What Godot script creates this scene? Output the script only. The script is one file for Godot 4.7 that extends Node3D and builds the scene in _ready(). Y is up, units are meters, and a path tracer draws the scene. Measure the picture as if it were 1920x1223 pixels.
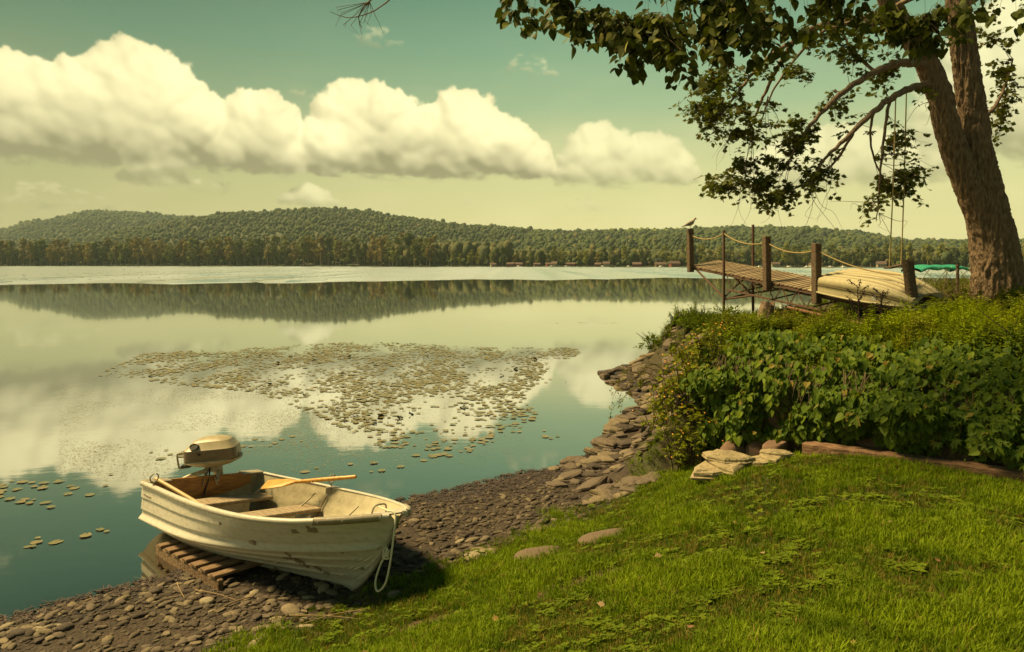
extends Node3D

const F := 1371.0          # lens: picture 1920 x 1223 at this focal length
const EYE := 2.9           # metres above the lake
var rng := RandomNumberGenerator.new()
var names := {}
var n1 := FastNoiseLite.new()
var n2 := FastNoiseLite.new()
var n3 := FastNoiseLite.new()
var M := {}

# ------------------------------------------------------------------ helpers
func numbered(s: String) -> String:
	if not names.has(s):
		names[s] = 0
		return s
	names[s] += 1
	return "%s_%03d" % [s, names[s]]

func tag(o: Node, label := "", category := "", group := "", kind := "") -> void:
	if label: o.set_meta("label", label)
	if category: o.set_meta("category", category)
	if group: o.set_meta("group", group)
	if kind: o.set_meta("kind", kind)

func thing(called: String, label: String, category: String, at := Vector3.ZERO, turn := 0.0, group := "") -> Node3D:
	var o := Node3D.new()
	o.name = numbered(called)
	add_child(o)
	o.position = at
	o.rotation.y = turn
	tag(o, label, category, group)
	return o

func put(mesh: Mesh, called: String, m: Material, parent: Node = null, at := Transform3D()) -> MeshInstance3D:
	var o := MeshInstance3D.new()
	o.mesh = mesh
	if m: o.material_override = m
	if parent == null or parent == self:
		o.name = numbered(called)
		add_child(o)
	else:
		o.name = called
		parent.add_child(o, true)
	o.transform = at
	return o

func many(mesh: Mesh, m: Material, xf: Array, cols: Array, called: String, parent: Node = null) -> MultiMeshInstance3D:
	var mm := MultiMesh.new()
	mm.transform_format = MultiMesh.TRANSFORM_3D
	mm.use_colors = cols.size() > 0
	mm.mesh = mesh
	mm.instance_count = xf.size()
	for i in xf.size():
		mm.set_instance_transform(i, xf[i])
		if cols.size() > 0: mm.set_instance_color(i, cols[i])
	var o := MultiMeshInstance3D.new()
	o.multimesh = mm
	o.material_override = m
	o.set_meta("kind", "stuff")
	if parent == null:
		o.name = numbered(called)
		add_child(o)
	else:
		o.name = called
		parent.add_child(o, true)
	return o

func V(x: float, y: float, d: float) -> Vector3:
	return Vector3(x, y, -d)

func rr(a: float, b: float) -> float:
	return rng.randf_range(a, b)

func st_new(smooth := true) -> SurfaceTool:
	var s := SurfaceTool.new()
	s.begin(Mesh.PRIMITIVE_TRIANGLES)
	s.set_smooth_group(0 if smooth else -1)
	return s

func fin(s: SurfaceTool) -> ArrayMesh:
	s.generate_normals()
	s.index()
	return s.commit()

# a, b, c, d run anticlockwise seen from outside
func quad(s: SurfaceTool, a: Vector3, b: Vector3, c: Vector3, d: Vector3) -> void:
	s.add_vertex(a); s.add_vertex(c); s.add_vertex(b)
	s.add_vertex(a); s.add_vertex(d); s.add_vertex(c)

func tri(s: SurfaceTool, a: Vector3, b: Vector3, c: Vector3) -> void:
	s.add_vertex(a); s.add_vertex(c); s.add_vertex(b)

# box with chamfered edges, flat faces
func cbox(s: SurfaceTool, t: Transform3D, size: Vector3, ch := 0.006) -> void:
	s.set_smooth_group(-1)
	var h := size * 0.5
	ch = minf(ch, minf(h.x, minf(h.y, h.z)) * 0.6)
	var p := func(sx: int, sy: int, sz: int, ax: int) -> Vector3:
		var q := Vector3(sx * h.x, sy * h.y, sz * h.z)
		var c := Vector3(sx, sy, sz) * ch
		if ax != 0: q.x -= c.x
		if ax != 1: q.y -= c.y
		if ax != 2: q.z -= c.z
		return t * q
	for sgn in [-1, 1]:
		var f := [[p.call(sgn, -1, -1, 0), p.call(sgn, 1, -1, 0), p.call(sgn, 1, 1, 0), p.call(sgn, -1, 1, 0)],
			[p.call(-1, sgn, -1, 1), p.call(-1, sgn, 1, 1), p.call(1, sgn, 1, 1), p.call(1, sgn, -1, 1)],
			[p.call(-1, -1, sgn, 2), p.call(1, -1, sgn, 2), p.call(1, 1, sgn, 2), p.call(-1, 1, sgn, 2)]]
		for q in f:
			if sgn > 0: quad(s, q[0], q[1], q[2], q[3])
			else: quad(s, q[3], q[2], q[1], q[0])
	for a in [-1, 1]:
		for b in [-1, 1]:
			_fq(s, t, p.call(a, b, -1, 0), p.call(a, b, -1, 1), p.call(a, b, 1, 1), p.call(a, b, 1, 0))
			_fq(s, t, p.call(a, -1, b, 0), p.call(a, -1, b, 2), p.call(a, 1, b, 2), p.call(a, 1, b, 0))
			_fq(s, t, p.call(-1, a, b, 1), p.call(-1, a, b, 2), p.call(1, a, b, 2), p.call(1, a, b, 1))
			for c in [-1, 1]:
				var q0: Vector3 = p.call(a, b, c, 0)
				var q1: Vector3 = p.call(a, b, c, 1)
				var q2: Vector3 = p.call(a, b, c, 2)
				if (q1 - q0).cross(q2 - q0).dot(q0 - t.origin) > 0: tri(s, q0, q1, q2)
				else: tri(s, q0, q2, q1)

func _fq(s: SurfaceTool, t: Transform3D, a: Vector3, b: Vector3, c: Vector3, d: Vector3) -> void:
	if (b - a).cross(c - a).dot((a + c) * 0.5 - t.origin) > 0: quad(s, a, b, c, d)
	else: quad(s, d, c, b, a)

func boxm(size: Vector3, ch := 0.006) -> ArrayMesh:
	var s := st_new(false)
	cbox(s, Transform3D(), size, ch)
	return fin(s)

# transform whose local z runs from a to b, at the middle
func between(a: Vector3, b: Vector3, up := Vector3.UP) -> Transform3D:
	var z := (b - a).normalized()
	if absf(z.dot(up)) > 0.98: up = Vector3(1, 0, 0)
	var x := up.cross(z).normalized()
	return Transform3D(Basis(x, z.cross(x), z), (a + b) * 0.5)

func barm(s: SurfaceTool, a: Vector3, b: Vector3, w: float, h: float, ch := 0.004, up := Vector3.UP) -> void:
	cbox(s, between(a, b, up), Vector3(w, h, a.distance_to(b)), ch)

# rings of points (each anticlockwise seen from the path's end looking back); closed round
func loft(s: SurfaceTool, rings: Array, closed := true, cap0 := true, cap1 := true, smooth := true) -> void:
	s.set_smooth_group(0 if smooth else -1)
	for i in rings.size() - 1:
		var a: PackedVector3Array = rings[i]
		var b: PackedVector3Array = rings[i + 1]
		var n := a.size()
		for j in (n if closed else n - 1):
			var k := (j + 1) % n
			quad(s, a[j], a[k], b[k], b[j])
	s.set_smooth_group(-1)
	if cap0: _cap(s, rings[0], true)
	if cap1: _cap(s, rings[-1], false)

func _cap(s: SurfaceTool, r: PackedVector3Array, rev: bool) -> void:
	var c := Vector3.ZERO
	for p in r: c += p
	c /= r.size()
	for j in r.size():
		var k := (j + 1) % r.size()
		if rev: tri(s, c, r[k], r[j])
		else: tri(s, c, r[j], r[k])

func tube(s: SurfaceTool, pts: Array, rad: Array, sides := 8, caps := true) -> void:
	var rings := []
	var x := Vector3.ZERO
	for i in pts.size():
		var t: Vector3 = (pts[mini(i + 1, pts.size() - 1)] - pts[maxi(i - 1, 0)]).normalized()
		if x == Vector3.ZERO:
			x = t.cross(Vector3.UP if absf(t.y) < 0.9 else Vector3.RIGHT).normalized()
		x = (x - t * x.dot(t)).normalized()
		var y := t.cross(x)
		var r: float = rad[i] if i < rad.size() else rad[-1]
		var ring := PackedVector3Array()
		for j in sides:
			var a := TAU * j / sides
			ring.append(pts[i] + (x * cos(a) + y * sin(a)) * r)
		rings.append(ring)
	loft(s, rings, true, caps, caps)

func tubem(pts: Array, rad: Array, sides := 8) -> ArrayMesh:
	var s := st_new()
	tube(s, pts, rad, sides)
	return fin(s)

func curve(pts: Array, n: int) -> Array:
	# Catmull-Rom through the points
	var out := []
	for i in n + 1:
		var u := float(i) / n * (pts.size() - 1)
		var k := mini(int(u), pts.size() - 2)
		var f := u - k
		var p0: Vector3 = pts[maxi(k - 1, 0)]
		var p1: Vector3 = pts[k]
		var p2: Vector3 = pts[k + 1]
		var p3: Vector3 = pts[mini(k + 2, pts.size() - 1)]
		out.append(0.5 * (2.0 * p1 + (p2 - p0) * f + (2.0 * p0 - 5.0 * p1 + 4.0 * p2 - p3) * f * f + (3.0 * p1 - p0 - 3.0 * p2 + p3) * f * f * f))
	return out

func lerp_list(l: Array, x: float) -> float:
	# l: [x, value] pairs in rising x
	if x <= l[0][0]: return l[0][1]
	for i in l.size() - 1:
		if x < l[i + 1][0]:
			var f: float = (x - l[i][0]) / (l[i + 1][0] - l[i][0])
			return lerpf(l[i][1], l[i + 1][1], f * f * (3.0 - 2.0 * f))
	return l[-1][1]

# ------------------------------------------------------------------ materials
func lin(c: Color) -> Color:
	return c.linear_to_srgb()

func noise_tex(freq: float, ramp: Array, seed_ := 1, octaves := 4, size := 512, kind := FastNoiseLite.TYPE_SIMPLEX_SMOOTH, fractal := FastNoiseLite.FRACTAL_FBM) -> NoiseTexture2D:
	var t := NoiseTexture2D.new()
	var n := FastNoiseLite.new()
	n.noise_type = kind
	n.seed = seed_
	n.frequency = freq
	n.fractal_type = fractal
	n.fractal_octaves = octaves
	t.noise = n
	t.width = size
	t.height = size
	t.seamless = true
	if ramp.size() > 0:
		var g := Gradient.new()
		var off := PackedFloat32Array()
		var col := PackedColorArray()
		for i in ramp.size():
			off.append(float(i) / (ramp.size() - 1))
			col.append(lin(ramp[i]))
		g.offsets = off
		g.colors = col
		t.color_ramp = g
	return t

func bump_tex(freq: float, strength: float, seed_ := 1, octaves := 4, size := 512) -> NoiseTexture2D:
	var t := noise_tex(freq, [], seed_, octaves, size)
	t.as_normal_map = true
	t.bump_strength = strength
	return t

# ramp of linear base colours; scale is repeats per metre
func mat(called: String, ramp: Array, rough := 0.85, scale := Vector3.ONE, freq := 0.02, bump := 0.0, world := false, octaves := 4) -> StandardMaterial3D:
	var m := StandardMaterial3D.new()
	m.resource_name = called
	m.roughness = rough
	if ramp.size() == 1:
		m.albedo_color = lin(ramp[0])
	else:
		m.albedo_texture = noise_tex(freq, ramp, called.hash() % 1000, octaves, 256)
	if bump > 0.0:
		m.normal_enabled = true
		m.normal_texture = bump_tex(freq * 1.6, 8.0, called.hash() % 977, octaves, 256)
		m.normal_scale = bump
	m.uv1_triplanar = true
	m.uv1_world_triplanar = world
	m.uv1_scale = scale
	M[called] = m
	return m

# colour from vertices or copies, times a grey grain
func tinted(called: String, rough := 0.8, grain := 0.0, scale := 1.0, backlight := 0.0) -> StandardMaterial3D:
	var m := StandardMaterial3D.new()
	m.resource_name = called
	m.vertex_color_use_as_albedo = true
	m.roughness = rough
	if grain > 0.0:
		m.albedo_texture = noise_tex(0.03, [Color(1 - grain, 1 - grain, 1 - grain), Color(1, 1, 1)], called.hash() % 1000, 5, 512)
		m.uv1_triplanar = true
		m.uv1_world_triplanar = true
		m.uv1_scale = Vector3.ONE * scale
	if backlight > 0.0:
		m.backlight_enabled = true
		m.backlight = Color(backlight, backlight, backlight * 0.6)
		m.cull_mode = BaseMaterial3D.CULL_DISABLED
	M[called] = m
	return m

# ------------------------------------------------------------------ sky
const SW := 1024
const SH := 512           # a tile of 90 x 45 degrees, mirrored four times round
func fbm(x: float, y: float) -> float:
	return n1.get_noise_2d(x, y)

func make_sky() -> Image:
	var ppd := SW / 90.0
	var z := PackedFloat32Array(); z.resize(SW * SH)
	var soft := PackedFloat32Array(); soft.resize(SW * SH)
	var low := PackedFloat32Array(); low.resize(SW * SH)
	var r := RandomNumberGenerator.new(); r.seed = 5
	n1.seed = 11; n1.frequency = 0.02; n1.fractal_octaves = 5; n1.fractal_gain = 0.62
	n2.seed = 12; n2.frequency = 0.09; n2.fractal_octaves = 4; n2.fractal_type = FastNoiseLite.FRACTAL_PING_PONG
	n2.fractal_ping_pong_strength = 1.6
	n3.seed = 13; n3.frequency = 0.012; n3.fractal_octaves = 4
	# clouds: outline of the top as [azimuth, elevation] in degrees, elevation of the base, how dense
	var clouds := [
		[[[-44.0, 13.4], [-38.0, 13.2], [-34.9, 13.9], [-33.0, 13.3], [-30.5, 14.0], [-28.3, 15.6], [-26.8, 15.4], [-25.6, 14.8], [-24.2, 13.6], [-22.6, 12.5], [-21.2, 11.5], [-20.4, 12.7], [-18.5, 13.1], [-17.0, 11.9], [-16.2, 10.1], [-14.9, 10.0], [-14.1, 12.8], [-12.9, 14.1], [-10.7, 14.1], [-9.1, 13.4], [-7.5, 12.2], [-5.0, 12.9], [-3.7, 13.8], [-2.5, 13.1], [-0.8, 11.6], [1.0, 11.0], [1.6, 9.9], [2.9, 8.2], [3.4, 7.0]], 6.9, 1.0],
		[[[4.5, 8.6], [5.6, 10.9], [7.0, 11.2], [8.7, 9.9], [11.1, 10.3], [12.6, 9.0], [13.8, 7.7]], 6.2, 0.72],
		[[[30.0, 10.0], [31.5, 15.0], [34.0, 17.5], [38.0, 16.0], [42.0, 14.0], [45.0, 13.4]], 6.6, 0.75],
		[[[17.0, 7.0], [20.0, 9.2], [24.0, 10.2], [28.0, 9.4], [30.5, 7.5]], 5.6, 0.6],
		[[[-27.5, 7.0], [-26.0, 7.4], [-24.5, 6.8]], 5.6, 0.7],
		[[[-23.5, 6.0], [-22.5, 6.6], [-21.3, 5.8]], 5.2, 0.5],
		[[[-17.0, 5.4], [-15.6, 6.3], [-14.2, 5.3]], 4.4, 0.65],
		[[[-36.0, 5.0], [-33.0, 5.6], [-29.0, 4.7]], 3.6, 0.5],
		[[[-3.6, 5.1], [-2.9, 5.5], [-2.2, 5.0]], 4.4, 0.5],
		[[[4.6, 4.9], [6.0, 5.4], [7.6, 4.7]], 4.2, 0.4],
		[[[-12.0, 17.2], [-10.6, 18.0], [-9.4, 17.0]], 16.3, 0.4],
		[[[0.2, 15.6], [1.4, 16.2], [3.0, 15.0]], 14.4, 0.45],
		[[[-16.4, 12.9], [-15.8, 13.1], [-15.0, 12.7]], 12.4, 0.4],
		[[[-37.0, 18.2], [-35.6, 18.9], [-33.5, 17.8]], 17.3, 0.3],
		[[[-30.0, 25.0], [-27.0, 26.3], [-23.0, 24.6]], 22.8, 0.16],
		[[[-14.0, 21.5], [-11.5, 23.0], [-8.0, 21.2]], 19.8, 0.14],
		[[[8.0, 24.0], [13.0, 26.5], [18.0, 23.5]], 21.0, 0.22],
	]
	for c in clouds:
		var top: Array = c[0]
		var base: float = c[1]
		var a := float(top[0][0])
		var big: float = c[2]
		while a < top[-1][0]:
			var te := lerp_list(top, a)
			var hgt := maxf(te - base, 0.3)
			for k in 3:
				var rad := clampf(hgt * r.randf_range(0.07, 0.20), 0.28, 1.05)
				_puff(z, soft, low, a + r.randf_range(-0.3, 0.3), te - rad * r.randf_range(0.9, 1.4), rad, base, te, big, ppd)
			for k in 5:
				var rad2 := clampf(hgt * r.randf_range(0.16, 0.40), 0.3, 2.4)
				var e2 := lerpf(base + rad2 * 0.35, te - rad2 * 1.05, pow(r.randf(), 0.8))
				_puff(z, soft, low, a + r.randf_range(-0.8, 0.8), e2, rad2, base, te, big, ppd)
			a += clampf(hgt * 0.09, 0.2, 0.6)
	z = blur(blur(z, 2), 2)
	low = blur(blur(low, 8), 8)
	var grad := [[0.0, Color(0.72, 0.615, 0.25)], [3.0, Color(0.70, 0.62, 0.26)], [6.0, Color(0.61, 0.59, 0.26)], [9.0, Color(0.50, 0.53, 0.255)], [12.0, Color(0.32, 0.435, 0.235)], [16.0, Color(0.20, 0.345, 0.205)], [20.0, Color(0.125, 0.255, 0.165)], [24.0, Color(0.055, 0.140, 0.115)], [30.0, Color(0.042, 0.105, 0.095)], [45.0, Color(0.04, 0.095, 0.09)], [90.0, Color(0.04, 0.09, 0.088)]]
	var tile := Image.create(SW, SH, false, Image.FORMAT_RGBF)
	var light := Vector3(0.30, 0.76, 0.57).normalized()
	for j in SH:
		var el := (SH - 0.5 - j) / ppd
		var g0 := _grad(grad, el)
		for i in SW:
			var k := j * SW + i
			var az := (i + 0.5) / ppd - 45.0
			var veil := clampf(0.5 + 0.9 * n3.get_noise_2d(az * 6.0, el * 16.0), 0.0, 1.0)
			veil = veil * veil * 0.24 * clampf(1.3 - el / 13.0, 0.1, 1.0)
			var col := g0.lerp(Color(0.86, 0.76, 0.38), veil)
			col *= lerpf(0.64, 1.02, smoothstep(-44.0, 10.0, az)) if el > 2.0 else 1.0
			var cover := soft[k]
			if cover > 0.003:
				var l := z[mini(k + 2, j * SW + SW - 1)] - z[maxi(k - 2, j * SW)]
				var u := z[maxi(j - 2, 0) * SW + i] - z[mini(j + 2, SH - 1) * SW + i]
				var nn := Vector3(-l * 0.55, -u * 0.55, 1.0).normalized()
				var t := low[k]
				var lit := 0.05 + 0.50 * smoothstep(0.0, 0.80, t) + 0.52 * nn.dot(light) + 0.05 * n1.get_noise_2d(i * 3.0, j * 3.0) + 0.30 * n3.get_noise_2d(az * 9.0, el * 9.0 + 300.0)
				lit -= 0.22 * (1.0 - smoothstep(-38.0, -20.0, az))
				var cc := Color(0.30, 0.275, 0.14).lerp(Color(1.0, 0.90, 0.49), clampf(lit, 0.0, 1.08))
				col = col.lerp(cc, cover)
			tile.set_pixel(i, j, col * 0.66)
	var sky := Image.create(4096, 2048, false, Image.FORMAT_RGBF)
	sky.fill(Color(0.16, 0.16, 0.09))
	for j in 512:
		var c := _grad(grad, 90.0 - (j + 0.5) / ppd)
		sky.fill_rect(Rect2i(0, j, 4096, 1), c * 0.66)
	var flip: Image = tile.duplicate()
	flip.flip_x()
	var all := Rect2i(0, 0, SW, SH)
	# straight ahead (-z) lies at the left edge of the picture
	sky.blit_rect(tile, Rect2i(SW / 2, 0, SW / 2, SH), Vector2i(0, 512))
	sky.blit_rect(flip, all, Vector2i(512, 512))
	sky.blit_rect(tile, all, Vector2i(1536, 512))
	sky.blit_rect(flip, all, Vector2i(2560, 512))
	sky.blit_rect(tile, Rect2i(0, 0, SW / 2, SH), Vector2i(3584, 512))
	return sky

func blur(a: PackedFloat32Array, r: int) -> PackedFloat32Array:
	var t := a.duplicate()
	var w := 1.0 / (2 * r + 1)
	for j in SH:
		var acc := 0.0
		for i in range(-r, SW):
			acc += a[j * SW + mini(i + r, SW - 1)]
			if i - r - 1 >= 0: acc -= a[j * SW + i - r - 1]
			if i >= 0: t[j * SW + i] = acc / minf(2 * r + 1, i + r + 1)
	var o := t.duplicate()
	for i in SW:
		var acc := 0.0
		for j in range(-r, SH):
			acc += t[mini(j + r, SH - 1) * SW + i]
			if j - r - 1 >= 0: acc -= t[(j - r - 1) * SW + i]
			if j >= 0: o[j * SW + i] = acc * w if j >= r else acc / (j + r + 1)
	return o

func _grad(g: Array, el: float) -> Color:
	for i in g.size() - 1:
		if el <= g[i + 1][0]:
			return g[i][1].lerp(g[i + 1][1], clampf((el - g[i][0]) / (g[i + 1][0] - g[i][0]), 0.0, 1.0))
	return g[-1][1]

func _puff(z: PackedFloat32Array, soft: PackedFloat32Array, low: PackedFloat32Array, az: float, el: float, rad: float, base: float, top: float, dens: float, ppd: float) -> void:
	var cx := (az + 45.0) * ppd
	var cy := SH - el * ppd
	var rp := rad * ppd
	var x0 := maxi(int(cx - rp * 1.3), 0)
	var x1 := mini(int(cx + rp * 1.3), SW - 1)
	var y0 := maxi(int(cy - rp * 1.3), 0)
	var y1 := mini(int(cy + rp * 1.3), SH - 1)
	for y in range(y0, y1 + 1):
		var e := (SH - 0.5 - y) / ppd
		for x in range(x0, x1 + 1):
			var w := minf(rp * 0.5, 8.0)
			var dx := x - cx + n1.get_noise_2d(x * 2.6, y * 2.6) * w
			var dy := y - cy + n1.get_noise_2d(x * 2.6 + 900.0, y * 2.6) * w
			var q := 1.0 - (dx * dx + dy * dy) / (rp * rp)
			if q <= 0.0: continue
			var k := y * SW + x
			var h := sqrt(q) * rp * 0.75
			z[k] = maxf(z[k], h)
			var s := smoothstep(0.0, 0.40, q) * dens * smoothstep(-0.45, 0.45, e - base + 0.7 * n1.get_noise_2d(x * 1.5, y * 4.0))
			if dens < 0.55: s *= smoothstep(-0.12, 0.45, n1.get_noise_2d(x * 2.2 + 70.0, y * 4.5))
			soft[k] = maxf(soft[k], s * lerpf(0.5, 1.0, smoothstep(0.0, 0.8, q))) if dens < 0.9 else 1.0 - (1.0 - soft[k]) * (1.0 - s)
			low[k] = maxf(low[k], clampf((e - base) / maxf(top - base, 0.5), 0.0, 1.0))

# ------------------------------------------------------------------ ground
const SHORE := [[-120, -34], [-30, -6.5], [-12, 0.8], [-6.5, 4.0], [-4.15, 5.93], [-3.24, 6.74], [-2.3, 7.85], [-1.25, 9.04], [-0.62, 9.47], [0.19, 10.2], [0.76, 10.46], [1.27, 11.2], [1.75, 12.8], [2.45, 14.4], [2.75, 16.2], [2.5, 18.2], [2.45, 19.6], [3.2, 21.2], [5.2, 20.8], [8, 20.2], [12, 21.5], [20, 23], [40, 26], [120, 40]]
const BANK := [[2.62, 8.95], [3.35, 7.95], [4.52, 6.35], [6.7, 3.65], [16, -8], [118, -60], [118, 36], [40, 24.6], [20, 21.6], [12, 20.0], [8, 18.8], [5.6, 19.2], [4.5, 19.3], [4.05, 18.4], [4.25, 16.2], [3.95, 14.2], [3.5, 12.3], [3.05, 10.6]]
const WALL_EDGES := 4      # the first edges of BANK are the retaining wall
var hx0 := -9.0
var hd0 := -3.0
var hstep := 0.1
var hnx := 260
var hnd := 300
var hf := PackedFloat32Array()
var sf := PackedFloat32Array()
var bf := PackedFloat32Array()

func seg_dist(p: Vector2, a: Vector2, b: Vector2) -> float:
	var ab := b - a
	var t := clampf((p - a).dot(ab) / ab.length_squared(), 0.0, 1.0)
	return p.distance_to(a + ab * t)

var shore_pts := PackedVector2Array()
var land_poly := PackedVector2Array()
var bank_poly := PackedVector2Array()

func shore_s(p: Vector2) -> float:
	var best := 1e9
	for i in shore_pts.size() - 1:
		best = minf(best, seg_dist(p, shore_pts[i], shore_pts[i + 1]))
	return best if Geometry2D.is_point_in_polygon(p, land_poly) else -best

# [height, distance inland, distance into the bank's top]
func ground_calc(x: float, d: float) -> Vector3:
	var p := Vector2(x, d)
	var s := shore_s(p)
	var nz := n1.get_noise_2d(x * 12.0, d * 12.0)
	var h: float
	if s < 0.0: h = maxf(s * 0.16, -2.5)
	elif s < 2.1: h = s * 0.055
	else: h = 0.1155 + 1.085 * smoothstep(1.2, 6.0, s) * 1.0 + minf(maxf(s - 5.2, 0.0), 6.0) * 0.015 - 1.085 * smoothstep(1.2, 6.0, 2.1)
	h += 0.30 * smoothstep(0.7, 2.5, x) * smoothstep(4.8, 7.4, d) * (1.0 - smoothstep(2.9, 4.3, x)) * smoothstep(0.5, 2.2, s)
	h += nz * 0.035 * smoothstep(0.0, 2.0, s) + n1.get_noise_2d(x * 40.0, d * 40.0) * 0.012 * smoothstep(0.05, 0.5, s)
	# the raised bank behind the wall
	var best := 1e9
	var edge := 0
	for i in bank_poly.size():
		var q := seg_dist(p, bank_poly[i], bank_poly[(i + 1) % bank_poly.size()])
		if q < best:
			best = q
			edge = i
	var inside := Geometry2D.is_point_in_polygon(p, bank_poly)
	var topy := 1.78 - 0.24 * smoothstep(9.0, 13.0, d) * (1.0 - smoothstep(6.0, 8.5, x)) + 0.07 * clampf(x - 4.0, 0.0, 8.0) + nz * 0.13
	if edge < WALL_EDGES and d < 9.5: topy -= 0.02
	if inside: h = topy - 0.25 * exp(-best * 2.5)
	else: h = maxf(h, topy - 0.25 - best * (9.0 if edge < WALL_EDGES else 1.02))
	return Vector3(h, s, best if inside else -best)

func ground_setup() -> void:
	n1.seed = 3; n1.frequency = 0.05; n1.fractal_octaves = 3; n1.fractal_gain = 0.5
	for q in SHORE: shore_pts.append(Vector2(q[0], q[1]))
	land_poly = shore_pts.duplicate()
	land_poly.append(Vector2(120, -130)); land_poly.append(Vector2(-120, -130))
	for q in BANK: bank_poly.append(Vector2(q[0], q[1]))
	hf.resize(hnx * hnd); sf.resize(hnx * hnd); bf.resize(hnx * hnd)
	for j in hnd:
		for i in hnx:
			var r := ground_calc(hx0 + i * hstep, hd0 + j * hstep)
			hf[j * hnx + i] = r.x; sf[j * hnx + i] = r.y; bf[j * hnx + i] = r.z

func sample(a: PackedFloat32Array, x: float, d: float) -> float:
	var u := clampf((x - hx0) / hstep, 0.0, hnx - 1.001)
	var v := clampf((d - hd0) / hstep, 0.0, hnd - 1.001)
	var i := int(u)
	var j := int(v)
	var fu := u - i
	var fv := v - j
	var k := j * hnx + i
	return lerpf(lerpf(a[k], a[k + 1], fu), lerpf(a[k + hnx], a[k + hnx + 1], fu), fv)

func gh(x: float, d: float) -> float: return sample(hf, x, d)
func gs(x: float, d: float) -> float: return sample(sf, x, d)
func gb(x: float, d: float) -> float: return sample(bf, x, d)
func gn(x: float, d: float) -> Vector3:
	return Vector3(gh(x - 0.1, d) - gh(x + 0.1, d), 0.2, gh(x, d + 0.1) - gh(x, d - 0.1)).normalized()

func lawn_edge(x: float, d: float) -> float:
	# how far inland the turf begins
	return 1.88 + 0.32 * n1.get_noise_2d(x * 22.0, d * 22.0) + 0.2 * n1.get_noise_2d(x * 70.0 + 50.0, d * 70.0) - 0.45 * smoothstep(0.2, 2.2, x)

func bare(x: float, d: float) -> float:
	# bare, worn patches of soil in the lawn
	var v := 1.0 - Vector2((x - 0.42) / 0.75, (d - 5.15) / 0.30).length()
	v = maxf(v, 1.0 - Vector2((x + 0.55) / 0.5, (d - 5.1) / 0.2).length())
	return clampf(v + 0.55 * n1.get_noise_2d(x * 45.0, d * 45.0), 0.0, 1.0)

func build_ground() -> void:
	var xs := [-120.0, -70.0, -40.0, -25.0, -16.0, -12.0, -10.0]
	var ds := [-60.0, -35.0, -20.0, -10.0, -6.0, -4.0]
	var x := -9.0
	while x < 16.0:
		xs.append(x); x += 0.11 if x > -6.0 and x < 8.0 else 0.3
	xs.append_array([17.0, 19.0, 22.0, 30.0, 45.0, 70.0, 118.0])
	var d := -2.5
	while d < 25.0:
		ds.append(d); d += 0.11 if d > 2.0 and d < 14.0 else 0.25
	ds.append_array([26.0, 28.0, 32.0, 40.0, 60.0, 90.0])
	var v := PackedVector3Array()
	var c := PackedColorArray()
	var idx := PackedInt32Array()
	for j in ds.size():
		for i in xs.size():
			var px: float = xs[i]
			var pd: float = ds[j]
			var g: Vector3
			if px > hx0 and px < 16.5 and pd > hd0 and pd < 26.5: g = Vector3(gh(px, pd), gs(px, pd), gb(px, pd))
			else: g = ground_calc(px, pd)
			v.append(V(px, g.x, pd))
			var e := lawn_edge(px, pd)
			var mud := Color(0.034, 0.022, 0.016)
			mud = mud.lerp(Color(0.072, 0.049, 0.030), clampf(0.5 + n1.get_noise_2d(px * 60.0, pd * 60.0), 0.0, 1.0))
			var turf := Color(0.055, 0.062, 0.014)
			var col := mud.lerp(turf, smoothstep(e - 0.15, e + 0.2, g.y))
			col = col.lerp(Color(0.085, 0.045, 0.022), smoothstep(0.15, 0.5, bare(px, pd)))
			if g.z > -0.8: col = Color(0.055, 0.045, 0.016)
			var wet := 0.45 + 0.35 * n1.get_noise_2d(px * 30.0, pd * 30.0)
			if g.y < wet and g.z < -0.8: col = col.lerp(Color(0.019, 0.013, 0.012), smoothstep(wet, wet - 0.15, g.y))
			if g.y < 0.0: col = Color(0.05, 0.042, 0.026)
			c.append(col)
	for j in ds.size() - 1:
		for i in xs.size() - 1:
			var k := j * xs.size() + i
			idx.append_array([k, k + xs.size(), k + 1, k + 1, k + xs.size(), k + xs.size() + 1])
	var st := SurfaceTool.new()
	st.begin(Mesh.PRIMITIVE_TRIANGLES)
	for i in v.size():
		st.set_color(c[i])
		st.add_vertex(v[i])
	for i in idx: st.add_index(i)
	st.generate_normals()
	var m := tinted("soil", 0.9, 0.55, 0.8)
	m.normal_enabled = true
	m.normal_texture = bump_tex(0.05, 10.0, 5, 5)
	m.normal_scale = 0.9
	tag(put(st.commit(), "ground", m), "", "", "", "structure")

func sheet(x0: float, x1: float, d0: float, d1: float, y: float) -> ArrayMesh:
	var s := st_new()
	quad(s, V(x0, y, d0), V(x1, y, d0), V(x1, y, d1), V(x0, y, d1))
	return fin(s)

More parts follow.
